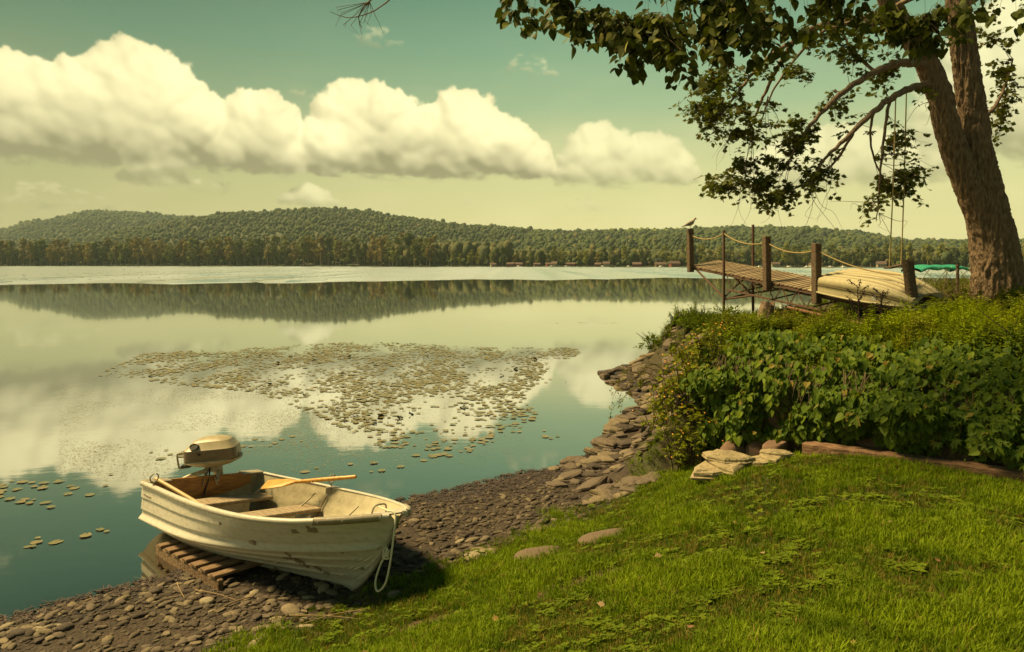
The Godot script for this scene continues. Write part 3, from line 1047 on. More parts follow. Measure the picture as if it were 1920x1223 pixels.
		for k in 16:
			var r1: Vector2 = rim[k]
			var r2: Vector2 = rim[(k + 1) % 16]
			var m1 := cxy.lerp(r1, 0.5)
			var m2 := cxy.lerp(r2, 0.5)
			tri(s, on.call(cxy), on.call(m1), on.call(m2))
			quad(s, on.call(m1), on.call(r1), on.call(r2), on.call(m2))
		put(fin(s), "mud_stain", mud, hull)
	# painter: a white line from the bow handle, over the bow and back to the eye in the stem
	var rope_m := mat("white_rope", [Color(0.50, 0.46, 0.34), Color(0.68, 0.63, 0.48)], 0.9, Vector3.ONE * 30, 0.03, 0.6)
	var to := o.transform
	var eye := Vector3(BL - 0.05, 0.50, 0.02)
	var line := [hb + Vector3(0, 0.06, 0.03), Vector3(BL - 0.06, boat_sheer(BL) + 0.02, 0.06), Vector3(BL + 0.035, boat_sheer(BL) - 0.0, 0.05), Vector3(BL + 0.045, 0.62, 0.06), Vector3(BL + 0.04, 0.42, 0.07), Vector3(BL + 0.02, 0.27, 0.085), Vector3(BL - 0.05, 0.20, 0.10), Vector3(BL - 0.085, 0.27, 0.10), Vector3(BL - 0.07, 0.40, 0.075), eye + Vector3(0.02, 0.0, 0.03)]
	var rp := put(tubem(curve(line, 70), [0.0085], 7), "bow_line", rope_m, self, to)
	tag(rp, "white rope looped over the bow of the cream rowing boat", "rope")
	s = st_new()
	for k in 3:
		var c := eye + Vector3(0.015, 0.02 - 0.03 * k, 0.035)
		var loop := []
		for j in 13:
			var a := TAU * j / 12.0
			loop.append(c + Vector3(cos(a) * 0.03, sin(a) * 0.022 + 0.006 * k, sin(a * 2.0) * 0.012))
		tube(s, loop, [0.008], 6)
	put(fin(s), "knot", rope_m, rp)
	put(tubem([eye + Vector3(-0.02, 0, -0.02), eye + Vector3(0.02, 0.02, 0.0), eye + Vector3(0.02, -0.02, 0.02)], [0.01], 7), "bow_eye", metal, o)
	# oars in their rowlocks
	var oar_m := mat("oar_varnish", [Color(0.36, 0.17, 0.03), Color(0.52, 0.27, 0.05), Color(0.60, 0.33, 0.075)], 0.35, Vector3(2, 2, 2), 0.03, 0.1)
	var pale := mat("oar_pale", [Color(0.42, 0.29, 0.12), Color(0.55, 0.40, 0.19)], 0.5, Vector3.ONE * 3, 0.03)
	var bz := -boat_beam(BL * 0.60)
	make_oar(to * Vector3(BL * 0.235, 0.56, -0.50), to * Vector3(BL * 0.515, 0.765, -0.80), oar_m, oar_m, "yellow wooden oar lying in the far rowlock of the rowing boat")
	make_oar(to * Vector3(BL * 0.55, 0.13, 0.05), to * Vector3(0.13, 0.60, 0.60), pale, pale, "pale wooden oar lying inside the near gunwale of the rowing boat", 1.75)
	for q in [[BL * 0.405, -1, 0.0], [0.30, 1, 0.0]]:
		var x: float = q[0]
		var side: float = q[1]
		var base := Vector3(x, boat_sheer(x) + 0.012, boat_beam(x) * side)
		var lock := put(boxm(Vector3(0.09, 0.07, 0.02), 0.005), "rowlock_socket", metal, o, Transform3D(Basis(), base + Vector3(0, -0.05, -0.028 * side)))
		s = st_new()
		tube(s, [base + Vector3(0, -0.12, -0.02 * side), base + Vector3(0, 0.03, 0)], [0.009], 7)
		var u := []
		for j in 15:
			var a := -PI * 0.5 + (j / 14.0 - 0.5) * TAU * 0.94
			u.append(base + Vector3(0.012 * sin(a), 0.072 + sin(a) * 0.045, cos(a) * 0.042))
		tube(s, u, [0.007], 7)
		put(fin(s), "rowlock", metal, lock, lock.transform.affine_inverse())
	put(tubem(curve([Vector3(BL * 0.405, 0.50, -0.71), Vector3(BL * 0.39, 0.38, -0.69), Vector3(BL * 0.38, 0.27, -0.66)], 8), [0.006], 5), "rowlock_cord", mat("brown_cord", [Color(0.16, 0.09, 0.05)], 0.9), o)
	build_outboard(to, paint, metal, dark)
	build_pallet(grey_wood)

func make_oar(a: Vector3, b: Vector3, blade_m: Material, shaft_m: Material, label: String, cut := 2.05) -> void:
	# a: middle of the blade, b: end of the grip
	var len_ := a.distance_to(b) + 0.22
	var d := (b - a).normalized()
	var o := thing("oar", label, "oar", a, 0.0, "oars of the rowing boat")
	var x := d
	var y := (Vector3.UP - d * d.y + Vector3(0.25, 0, 0.55)).normalized()
	y = (y - x * x.dot(y)).normalized()
	var z := x.cross(y)
	o.transform = Transform3D(Basis(x, y, z), a)
	put(tubem([Vector3(0.10, 0, 0), Vector3(0.5, 0, 0), Vector3(len_ - 0.40, 0, 0), Vector3(len_ - 0.37, 0, 0), Vector3(len_ - 0.24, 0, 0), Vector3(len_ - 0.22, 0, 0)], [0.017, 0.023, 0.022, 0.019, 0.021, 0.014], 12), "shaft", shaft_m, o)
	var rings := []
	for q in [[-0.24, 0.070, 0.004], [-0.235, 0.078, 0.006], [-0.10, 0.080, 0.008], [0.05, 0.072, 0.011], [0.14, 0.045, 0.016], [0.20, 0.020, 0.018]]:
		var ring := PackedVector3Array()
		for j in 12:
			var t := TAU * j / 12.0
			ring.append(Vector3(q[0], sin(t) * q[2], cos(t) * q[1]))
		ring.reverse()
		rings.append(ring)
	var s := st_new()
	loft(s, rings)
	put(fin(s), "blade", blade_m, o)

func oval(y: float, hl: float, hw: float, p := 2.6, shift := 0.0, n := 28) -> PackedVector3Array:
	var r := PackedVector3Array()
	for j in n:
		var a := -TAU * j / n
		var c := cos(a)
		var s := sin(a)
		r.append(Vector3(signf(c) * pow(absf(c), 2.0 / p) * hl + shift, y, signf(s) * pow(absf(s), 2.0 / p) * hw))
	return r

func build_outboard(to: Transform3D, paint: Material, metal: Material, dark: Material) -> void:
	var cream := mat("outboard_cream", [Color(0.26, 0.215, 0.135), Color(0.33, 0.28, 0.18), Color(0.36, 0.31, 0.20)], 0.38, Vector3.ONE * 2, 0.02)
	var tan_ := mat("outboard_tan", [Color(0.13, 0.09, 0.056), Color(0.165, 0.12, 0.075)], 0.4, Vector3.ONE * 3, 0.02)
	var at := to * Vector3(-0.05, 0.60, -0.13)
	var o := thing("outboard_motor", "old cream outboard motor clamped to the boat's stern", "motor", at)
	o.transform = Transform3D((Basis(Vector3.UP, 0.10) * Basis(Vector3(0, 0, 1), 0.07) * Basis(Vector3.RIGHT, -0.02)).scaled(Vector3.ONE * 1.06), at)
	var y0 := 0.06
	# front of the motor points to local -x
	var s := st_new()
	loft(s, [oval(y0, 0.15, 0.12, 2.6, 0.02), oval(y0 + 0.012, 0.20, 0.15, 2.8, 0.02), oval(y0 + 0.05, 0.292, 0.195, 3.0, 0.015), oval(y0 + 0.062, 0.300, 0.200, 3.0, 0.015), oval(y0 + 0.074, 0.296, 0.196, 3.0, 0.015)], true, true, true)
	put(fin(s), "lower_pan", cream, o)
	var ang := 0.06
	s = st_new()
	loft(s, [oval(y0 + 0.072, 0.270, 0.178, 5.0, 0.012), oval(y0 + 0.10, 0.278, 0.183, 5.0, 0.008), oval(y0 + 0.192, 0.266, 0.178, 5.0, 0.004)], true, false, false)
	put(fin(s), "cowl_side", cream, o)
	s = st_new()
	loft(s, [oval(y0 + 0.192, 0.266, 0.178, 5.0, 0.004), oval(y0 + 0.200, 0.258, 0.170, 4.6, 0.004), oval(y0 + 0.268, 0.196, 0.122, 4.2, 0.022)], true, false, false)
	var top := put(fin(s), "cowl_shoulder", cream, o)
	s = st_new()
	loft(s, [oval(y0 + 0.268, 0.196, 0.122, 4.2, 0.022), oval(y0 + 0.276, 0.186, 0.112, 4.0, 0.022), oval(y0 + 0.302, 0.11, 0.066, 3.0, 0.028), oval(y0 + 0.308, 0.01, 0.008, 2.0, 0.028)], true, false, true)
	put(fin(s), "cowl_lid", cream, o)
	put(boxm(Vector3(0.018, 0.05, 0.03), 0.005), "cowl_latch", metal, o, Transform3D(Basis(), Vector3(0.288, y0 + 0.085, 0.02)))
	var seam := oval(y0 + 0.0735, 0.274, 0.181, 5.0, 0.012)
	var ring2 := []
	for q in seam: ring2.append(q)
	ring2.append(seam[0])
	put(tubem(ring2, [0.004], 5), "rubber_seal", dark, o)
	# air intake: a dark rounded mouth in the sloping nose
	s = st_new()
	var nn := Vector3(-0.22, 0.56, 0.80).normalized()
	var nx := Vector3.UP.cross(nn).normalized()
	var nose := Transform3D(Basis(nx, nn, nx.cross(nn)), Vector3(-0.135, y0 + 0.230, 0.147))
	var ra := PackedVector3Array()
	var rb := PackedVector3Array()
	var rc := PackedVector3Array()
	for j in 18:
		var a := -TAU * j / 18.0
		var e := Vector3(cos(a) * 0.050, 0, sin(a) * 0.034)
		ra.append(nose * (e * 1.16 + Vector3(0, -0.02, 0))); rb.append(nose * (e + Vector3(0, 0.016, 0))); rc.append(nose * (e * 0.86 + Vector3(0, 0.009, 0)))
	loft(s, [ra, rb, rc], true, false, true)
	put(fin(s), "air_intake", dark, top)
	# tan panel along the side, with a small black emblem and a thin line of worn print
	s = st_new()
	var pa := PackedVector3Array()
	var pb := PackedVector3Array()
	var src0 := oval(y0 + 0.084, 0.276, 0.1815, 5.0, 0.010, 72)
	var src1 := oval(y0 + 0.188, 0.268, 0.1795, 5.0, 0.004, 72)
	for j in range(38, 72):
		var k := j
		pa.append(src0[k] * Vector3(1.008, 1, 1.012)); pb.append(src1[k] * Vector3(1.008, 1, 1.012))
	loft(s, [pa, pb], false, false, false)
	var panel := put(fin(s), "side_panel", tan_, o)
	var emb := st_new(false)
	var ez := 0.1895
	for q in [[[-0.105, 0.175], [-0.080, 0.160], [-0.085, 0.150]], [[-0.085, 0.152], [-0.078, 0.162], [-0.045, 0.152]], [[-0.092, 0.150], [-0.075, 0.156], [-0.070, 0.140]], [[-0.075, 0.158], [-0.062, 0.157], [-0.072, 0.166]]]:
		tri(emb, Vector3(q[0][0], y0 + q[0][1], ez), Vector3(q[1][0], y0 + q[1][1], ez), Vector3(q[2][0], y0 + q[2][1], ez))
		tri(emb, Vector3(q[0][0], y0 + q[0][1], ez), Vector3(q[2][0], y0 + q[2][1], ez), Vector3(q[1][0], y0 + q[1][1], ez))
	put(fin(emb), "emblem", dark, panel)
	for k in 14:
		put(boxm(Vector3(0.009, 0.007, 0.002), 0.0005), "worn_print", mat("print_brown", [Color(0.11, 0.075, 0.045)], 0.6) if not M.has("print_brown") else M.print_brown, panel, Transform3D(Basis(), Vector3(-0.13 + k * 0.018, y0 + 0.096, 0.189)))
	# carrying handle at the front
	put(tubem(curve([Vector3(-0.24, y0 + 0.15, 0.03), Vector3(-0.33, y0 + 0.155, 0.04), Vector3(-0.352, y0 + 0.135, 0.04), Vector3(-0.345, y0 + 0.03, 0.04), Vector3(-0.325, y0 - 0.005, 0.04), Vector3(-0.20, y0 + 0.012, 0.03)], 26), [0.011], 8), "carrying_handle", metal, o)
	put(boxm(Vector3(0.10, 0.035, 0.07), 0.008), "tilt_lever", dark, o, Transform3D(Basis(), Vector3(-0.27, y0 + 0.012, 0.03)))
	# bracket, clamps, leg
	put(boxm(Vector3(0.16, 0.08, 0.13), 0.015), "swivel_bracket", metal, o, Transform3D(Basis(), Vector3(0, y0 - 0.035, 0.0)))
	for sx in [-0.06, 0.07]:
		var cl := put(tubem([Vector3(sx, y0 - 0.06, 0.04), Vector3(sx + 0.005, y0 - 0.10, 0.10), Vector3(sx + 0.005, y0 - 0.16, 0.11)], [0.020, 0.018, 0.014], 8), "clamp_bracket", metal, o)
		put(tubem([Vector3(sx + 0.005, y0 - 0.135, 0.10), Vector3(sx + 0.012, y0 - 0.135, 0.19)], [0.008], 7), "clamp_screw", metal, cl)
		put(boxm(Vector3(0.014, 0.085, 0.010), 0.004), "clamp_handle", metal, cl, Transform3D(Basis(Vector3(0, 0, 1), 0.3 * signf(sx)), Vector3(sx + 0.012, y0 - 0.14, 0.19)))
	var lg := st_new()
	tube(lg, [Vector3(0.03, y0 - 0.05, -0.05), Vector3(0.03, y0 - 0.30, -0.12), Vector3(0.03, y0 - 0.75, -0.20)], [0.055, 0.04, 0.035], 12)
	var leg := put(fin(lg), "drive_leg", cream, o)
	put(boxm(Vector3(0.30, 0.012, 0.14), 0.004), "cavitation_plate", cream, leg, Transform3D(Basis(), Vector3(0.06, y0 - 0.66, -0.19)))
	put(tubem(curve([Vector3(-0.02, y0 - 0.02, 0.06), Vector3(-0.01, y0 - 0.10, 0.12), Vector3(-0.04, y0 - 0.22, 0.17), Vector3(-0.05, y0 - 0.32, 0.26)], 14), [0.009], 6), "fuel_hose", dark, o)
	# steering tiller to the left, with a black grip
	var tl := put(tubem([Vector3(-0.05, y0 - 0.05, 0.06), Vector3(-0.20, y0 - 0.075, 0.12), Vector3(-0.34, y0 - 0.12, 0.16)], [0.026, 0.024, 0.020], 10), "tiller", cream, o)
	put(tubem([Vector3(-0.33, y0 - 0.117, 0.158), Vector3(-0.46, y0 - 0.155, 0.195)], [0.024, 0.022], 10), "grip", dark, tl)

func build_pallet(wood: Material) -> void:
	var w1 := mat("pallet_wood", [Color(0.085, 0.05, 0.028), Color(0.17, 0.105, 0.06), Color(0.25, 0.165, 0.095)], 0.9, Vector3(5, 5, 1.2), 0.02, 0.6)
	var o := thing("wooden_pallet", "weathered wooden pallet lying half in the water beneath the boat", "pallet")
	# local x along the stringer (away from the lawn), z along the slats towards the boat
	var a := V(-2.60, 0.16, 6.42)
	var x := Vector3(-0.735, -0.035, -0.678).normalized()
	var zz := Vector3(0.678, -0.02, -0.735)
	zz = (zz - x * x.dot(zz)).normalized()
	var y := zz.cross(x).normalized()
	if y.y < 0: y = -y
	o.transform = Transform3D(Basis(x, y, x.cross(y)).scaled(Vector3.ONE * 1.12), a)
	var sgn := signf(o.transform.basis.z.dot(zz))
	for k in 7:
		var px := 0.045 + k * 0.172
		put(boxm(Vector3(0.085 + 0.01 * (k % 3), 0.024, 1.02), 0.004), "slat", w1, o, Transform3D(Basis(Vector3.UP, 0.015 * sin(k * 3.1)), Vector3(px, -0.012 + 0.003 * (k % 2), sgn * 0.50)))
	for k in 3:
		put(boxm(Vector3(1.22, 0.095, 0.042), 0.006), "stringer", w1, o, Transform3D(Basis(), Vector3(0.57, -0.073, sgn * (0.022 + 0.47 * k))))
	for k in 3:
		put(boxm(Vector3(0.09, 0.02, 1.0), 0.004), "bottom_board", w1, o, Transform3D(Basis(), Vector3(0.06 + 0.5 * k, -0.131, sgn * 0.5)))
# ------------------------------------------------------------------ dock, posts, moored boats, gull
func dock_p(along: float, across: float, up := 0.0) -> Vector3:
	# along: metres from the outer end towards the land; across: metres from the near edge
	var a := V(4.86, 2.84, 19.6)
	var b := V(7.10, 2.06, 12.75)
	var u := (b - a).normalized()
	var w := Vector3(0.95, 0.18, -0.31)      # the deck leans: its far edge stands higher
	return a + u * along + w * across + Vector3(0, up, 0)

func build_dock() -> void:
	var plank := [mat("deck_board", [Color(0.14, 0.10, 0.06), Color(0.26, 0.20, 0.125), Color(0.35, 0.28, 0.18)], 0.9, Vector3(8, 8, 1.0), 0.02, 0.5), mat("deck_board_dark", [Color(0.10, 0.068, 0.042), Color(0.20, 0.145, 0.09), Color(0.27, 0.205, 0.13)], 0.9, Vector3(8, 8, 1.0), 0.02, 0.5)]
	var post_m := mat("post_wood", [Color(0.045, 0.028, 0.018), Color(0.10, 0.065, 0.04), Color(0.17, 0.12, 0.075)], 0.92, Vector3(5, 1.2, 5), 0.03, 0.7)
	var rust := mat("rusty_steel", [Color(0.045, 0.022, 0.014), Color(0.085, 0.042, 0.026), Color(0.12, 0.06, 0.036)], 0.8, Vector3.ONE * 3, 0.03, 0.4)
	var red := mat("rusty_red_pipe", [Color(0.13, 0.05, 0.028), Color(0.19, 0.085, 0.048)], 0.8, Vector3.ONE * 3, 0.03, 0.4)
	var rope := mat("tan_rope", [Color(0.24, 0.17, 0.075), Color(0.34, 0.26, 0.13)], 0.95, Vector3.ONE * 20, 0.03, 0.5)
	var o := thing("dock_gangway", "narrow steel and plank gangway rising from the bank over the water", "dock", dock_p(7.2, 0.0))
	var back := o.transform.affine_inverse()
	var n := 50
	for i in n:
		var s := 0.06 + i * 0.143
		var t := between(dock_p(s, -0.03 + rr(-0.012, 0.012)), dock_p(s, 0.83 + rr(-0.015, 0.015)))
		t.origin.y += rr(-0.003, 0.004)
		t.basis = t.basis * Basis(Vector3.UP, rr(-0.012, 0.012))
		put(boxm(Vector3(0.128, 0.032, 0.86), 0.005), "deck_board", plank[rng.randi() % 2], o, back * t)
	for side in [0.02, 0.78]:
		var s := st_new(false)
		barm(s, dock_p(0.0, side, -0.055), dock_p(7.15, side, -0.055), 0.05, 0.07)
		barm(s, dock_p(1.5, side, -0.42), dock_p(6.9, side, -0.36), 0.04, 0.04)
		var k := 1.5
		var z := 0
		while k < 6.6:
			barm(s, dock_p(k, side, -0.08 if z % 2 == 0 else -0.41), dock_p(k + 0.26, side, -0.41 if z % 2 == 0 else -0.08), 0.018, 0.018, 0.002)
			k += 0.26
			z += 1
		put(fin(s), "truss", rust, o, back)
		# outer knee brace and the pipe leg it meets
		s = st_new()
		tube(s, [dock_p(0.12, side, -0.08), dock_p(1.42, side, -0.66)], [0.026], 8)
		tube(s, [dock_p(2.6, side, -0.40), dock_p(1.48, side, -0.66)], [0.022], 8)
		put(fin(s), "knee_brace", rust, o, back)
		var foot := dock_p(1.45, side + (-0.05 if side < 0.4 else 0.05))
		s = st_new()
		tube(s, [Vector3(foot.x, -0.6, foot.z), foot + Vector3(0, 1.06, 0)], [0.034], 10)
		put(fin(s), "pipe_leg", rust, o, back)
	var s := st_new()
	tube(s, [dock_p(1.45, 0.0, -0.66), dock_p(1.45, 0.8, -0.66)], [0.024], 8)
	tube(s, [dock_p(1.45, 0.0, -0.60), dock_p(1.45, 0.8, -0.12)], [0.018], 8)
	for k in [2.0, 3.2, 4.4, 5.6, 6.8]:
		tube(s, [dock_p(k, 0.02, -0.41), dock_p(k, 0.78, -0.41)], [0.018], 6)
	put(fin(s), "cross_brace", rust, o, back)
	put(tubem([dock_p(3.9, -0.06, -0.46), dock_p(5.4, -0.10, -0.43), dock_p(7.0, -0.12, -0.36)], [0.035], 10), "lower_pipe", red, o, back)
	put(boxm(Vector3(0.9, 0.14, 0.05), 0.008), "end_board", plank[1], o, back * Transform3D(Basis(Vector3.UP, 0.32) * Basis(Vector3(0, 0, 1), 0.18), dock_p(-0.04, 0.38, -0.05)))
	# wooden posts along the near edge
	var posts := []
	for q in [[0.02, 1.02, -0.14, 0.14, "square wooden post at the outer end of the gangway with a bird on it"], [3.22, 1.05, -0.18, 0.145, "square wooden post halfway along the gangway"], [4.82, 1.02, -0.22, 0.15, "square wooden post beside the overturned boat's bow"]]:
		var p := dock_p(q[0], -0.10)
		var h: float = q[1] - q[2]
		var t := thing("dock_post", q[4], "post", p + Vector3(0, q[2], 0), 0.3, "wooden posts of the gangway")
		var tilt := Basis(Vector3(0, 0, 1), rr(-0.02, 0.02))
		var shaft := put(boxm(Vector3(q[3], h, q[3]), 0.012), "shaft", post_m, t, Transform3D(tilt, Vector3(0, h * 0.5, 0)))
		put(tubem([Vector3(0, h * 0.9, q[3] * 0.5), Vector3(0, h * 0.9, q[3] * 0.5 + 0.02)], [0.016, 0.012], 8), "bolt", rust, t)
		posts.append(p + Vector3(0, q[1], 0))
	var leanp := V(7.20, 2.02, 13.1)
	var lt := thing("dock_post", "thick leaning weathered post where the gangway meets the bank", "post", leanp, 0.2, "wooden posts of the gangway")
	lt.rotation.z = 0.13
	var ss := st_new()
	var rings := []
	for k in 9:
		var ring := PackedVector3Array()
		for j in 14:
			var a := -TAU * j / 14.0
			var rad := (0.098 + 0.008 * sin(j * 2.3) + 0.006 * sin(k + j)) * (1.08 - 0.02 * k)
			ring.append(Vector3(cos(a) * rad, -0.2 + k * 0.145 + (0.02 * sin(j * 1.7) if k == 8 else 0.0), sin(a) * rad))
		rings.append(ring)
	loft(ss, rings)
	put(fin(ss), "shaft", post_m, lt)
	for q in [[V(8.83, 1.95, 14.5), 0.92, "dark round mooring pole on the bank near the maple", 0.032], [V(8.75, 1.5, 16.0), 1.22, "short dark mooring pole behind the leaning post", 0.036]]:
		var t := thing("mooring_pole", q[2], "pole", q[0], 0.0, "mooring poles on the bank")
		put(tubem([Vector3(0, -0.2, 0), Vector3(0.01, q[1], 0)], [q[3], q[3] * 0.92], 10), "shaft", post_m, t)
		put(tubem([Vector3(0.01, q[1] - 0.02, 0), Vector3(0.01, q[1] + 0.02, 0)], [q[3] * 1.25, q[3] * 1.1], 10), "cap", rust, t)
	# rope slung from post to post
	var pipe_top := dock_p(1.45, -0.03, 0.98)
	var ends := [posts[0] + Vector3(0, -0.16, 0), pipe_top, posts[1] + Vector3(0, -0.14, 0), posts[2] + Vector3(0, -0.14, 0), dock_p(6.6, 0.25, 0.52)]
	var where := ["outermost tan rope slung between the end post and a pipe", "tan rope slung between the pipe leg and the middle post", "tan rope slung between the middle post and the post by the boat", "tan rope running from the post down over the overturned boat"]
	for i in 4:
		var a: Vector3 = ends[i]
		var b: Vector3 = ends[i + 1]
		var pts := []
		for k in 17:
			var f := k / 16.0
			pts.append(a.lerp(b, f) - Vector3(0, (0.13 if i < 3 else 0.10) * 4.0 * f * (1.0 - f), 0))
		tag(put(tubem(pts, [0.014], 6), "handrail_rope", rope), where[i], "rope", "ropes along the gangway")
	build_overturned_boat()
	build_gull(posts[0] + Vector3(0.0, 0.0, 0))
	build_pontoons()

func build_overturned_boat() -> void:
	var m := mat("canvas_cream", [Color(0.26, 0.22, 0.125), Color(0.32, 0.28, 0.165), Color(0.35, 0.31, 0.185)], 0.6, Vector3.ONE * 1.2, 0.02, 0.15)
	var seam := mat("seam_brown", [Color(0.17, 0.12, 0.06)], 0.8)
	var a := dock_p(4.62, 0.42, 0.02)
	var b := dock_p(7.05, 0.42, 0.02)
	var o := thing("overturned_boat", "cream flat-bottomed boat lying upside down on the gangway's landward end", "boat", a)
	var x := (b - a).normalized()
	var zz := -(dock_p(5.0, 0.8) - dock_p(5.0, 0.0))
	zz = (zz - x * x.dot(zz)).normalized()
	o.transform = Transform3D(Basis(x, zz.cross(x), zz), a)
	var len_ := a.distance_to(b)
	# section from near gunwale over the ribbed flat bottom to the far gunwale: [share of half width, share of height]
	var sec := [[1.0, 0.0], [0.985, 0.30], [0.96, 0.52], [0.975, 0.53], [0.94, 0.80], [0.90, 0.95], [0.84, 1.0]]
	for k in 6:
		var c := 0.72 - k * 0.288
		sec.append_array([[c + 0.03, 1.0 + 0.05 * (1.0 - c * c)], [c + 0.018, 1.045 + 0.05 * (1.0 - c * c)], [c - 0.018, 1.045 + 0.05 * (1.0 - c * c)], [c - 0.03, 1.0 + 0.05 * (1.0 - c * c)]])
	for q in [[-0.84, 1.0], [-0.90, 0.95], [-0.94, 0.80], [-0.975, 0.53], [-0.96, 0.52], [-0.985, 0.30], [-1.0, 0.0]]: sec.append(q)
	var rings := []
	for i in 25:
		var f := i / 24.0
		var w := 0.60 * (0.90 + 0.10 * sin(PI * clampf(f / 0.8, 0.0, 1.0))) * (1.0 - 0.30 * pow(maxf(f - 0.55, 0.0) / 0.45, 2.0))
		var h := 0.29 + 0.06 * sin(PI * clampf(f, 0.0, 1.0)) - 0.14 * pow(maxf(f - 0.55, 0.0) / 0.45, 2.0)
		var ring := PackedVector3Array()
		for q in sec: ring.append(Vector3(f * len_ - 0.10 * (1.0 - f) * q[1] * -1.0, h * q[1] + 0.004, w * q[0]))
		ring.reverse()
		rings.append(ring)
	var s := st_new()
	loft(s, rings, false, false, false)
	put(fin(s), "hull", m, o)
	s = st_new(false)
	for e in [0, 24]:
		var mid := Vector3(rings[e][0].x + (0.03 if e == 0 else 0.0), 0.2, 0)
		for k in rings[e].size() - 1:
			if e == 0: tri(s, mid, rings[e][k + 1], rings[e][k])
			else: tri(s, mid, rings[e][k], rings[e][k + 1])
	put(fin(s), "transom", m, o)
	for side in [-1, 1]:
		var e := []
		var st2 := []
		for i in 25:
			var r: PackedVector3Array = rings[i]
			var n := r.size()
			e.append(r[0 if side == -1 else n - 1] + Vector3(0, 0.012, side * 0.012))
			st2.append(r[3 if side == -1 else n - 4] + Vector3(0, 0.0, side * 0.004))
		put(tubem(e, [0.020], 6), "gunwale", m, o)
		put(tubem(st2, [0.007], 5), "strake_edge", seam, o)
	# small registration plate
	put(boxm(Vector3(0.10, 0.10, 0.006), 0.002), "registration_plate", mat("plate_grey", [Color(0.34, 0.34, 0.30)], 0.5), o, Transform3D(Basis(Vector3.RIGHT, -0.04), Vector3(len_ * 0.74, 0.13, 0.592)))

func build_gull(at: Vector3) -> void:
	var grey := mat("gull_grey", [Color(0.13, 0.115, 0.095), Color(0.20, 0.175, 0.145)], 0.8, Vector3.ONE * 8, 0.03)
	var pale := mat("gull_pale", [Color(0.30, 0.26, 0.20)], 0.8)
	var dark := mat("gull_dark", [Color(0.03, 0.026, 0.022)], 0.6)
	var leg := mat("gull_leg", [Color(0.28, 0.15, 0.06)], 0.6)
	var o := thing("gull", "grey gull perched on top of the outermost dock post", "bird", at, 0.25)
	# looks to +x; body, neck and head in one skin
	var pts := [[-0.19, 0.075, 0.006, 0.010], [-0.13, 0.095, 0.026, 0.026], [-0.06, 0.122, 0.050, 0.048], [0.01, 0.150, 0.062, 0.060], [0.065, 0.182, 0.055, 0.055], [0.100, 0.222, 0.036, 0.038], [0.118, 0.255, 0.030, 0.032], [0.138, 0.275, 0.031, 0.031], [0.160, 0.276, 0.022, 0.023], [0.172, 0.272, 0.010, 0.010]]
	var rings := []
	for q in pts:
		var ring := PackedVector3Array()
		for j in 14:
			var a := TAU * j / 14.0
			ring.append(Vector3(q[0] + sin(a) * q[2] * (-0.35), q[1] + sin(a) * q[2], -cos(a) * q[3]))
		rings.append(ring)
	var s := st_new()
	loft(s, rings)
	put(fin(s), "body", pale, o)
	for side in [-1, 1]:
		s = st_new()
		rings = []
		for q in [[0.055, 0.170, 0.030], [0.0, 0.155, 0.048], [-0.09, 0.118, 0.040], [-0.17, 0.080, 0.020], [-0.24, 0.045, 0.004]]:
			var ring := PackedVector3Array()
			for j in 8:
				var a := TAU * j / 8.0
				ring.append(Vector3(q[0], q[1] + sin(a) * q[2], side * (0.050 - (0.055 - q[0]) * 0.13) + cos(a) * -0.014))
			rings.append(ring)
		for r in rings: r.reverse()
		loft(s, rings)
		put(fin(s), "wing", grey, o)
		put(tubem([Vector3(0.01, 0.10, side * 0.022), Vector3(0.0, 0.05, side * 0.024), Vector3(0.005, 0.002, side * 0.024)], [0.007, 0.005, 0.005], 6), "leg", leg, o)
		put(boxm(Vector3(0.045, 0.005, 0.03), 0.002), "foot", leg, o, Transform3D(Basis(), Vector3(0.018, 0.004, side * 0.024)))
		put(tubem([Vector3(0.150, 0.282, side * 0.025), Vector3(0.151, 0.282, side * 0.030)], [0.005, 0.003], 6), "eye", dark, o)
	put(tubem([Vector3(0.166, 0.272, 0), Vector3(0.195, 0.268, 0), Vector3(0.208, 0.260, 0)], [0.009, 0.006, 0.002], 7), "beak", leg, o)
	put(tubem([Vector3(-0.16, 0.082, 0), Vector3(-0.26, 0.045, 0)], [0.020, 0.006], 6), "tail", dark, o)

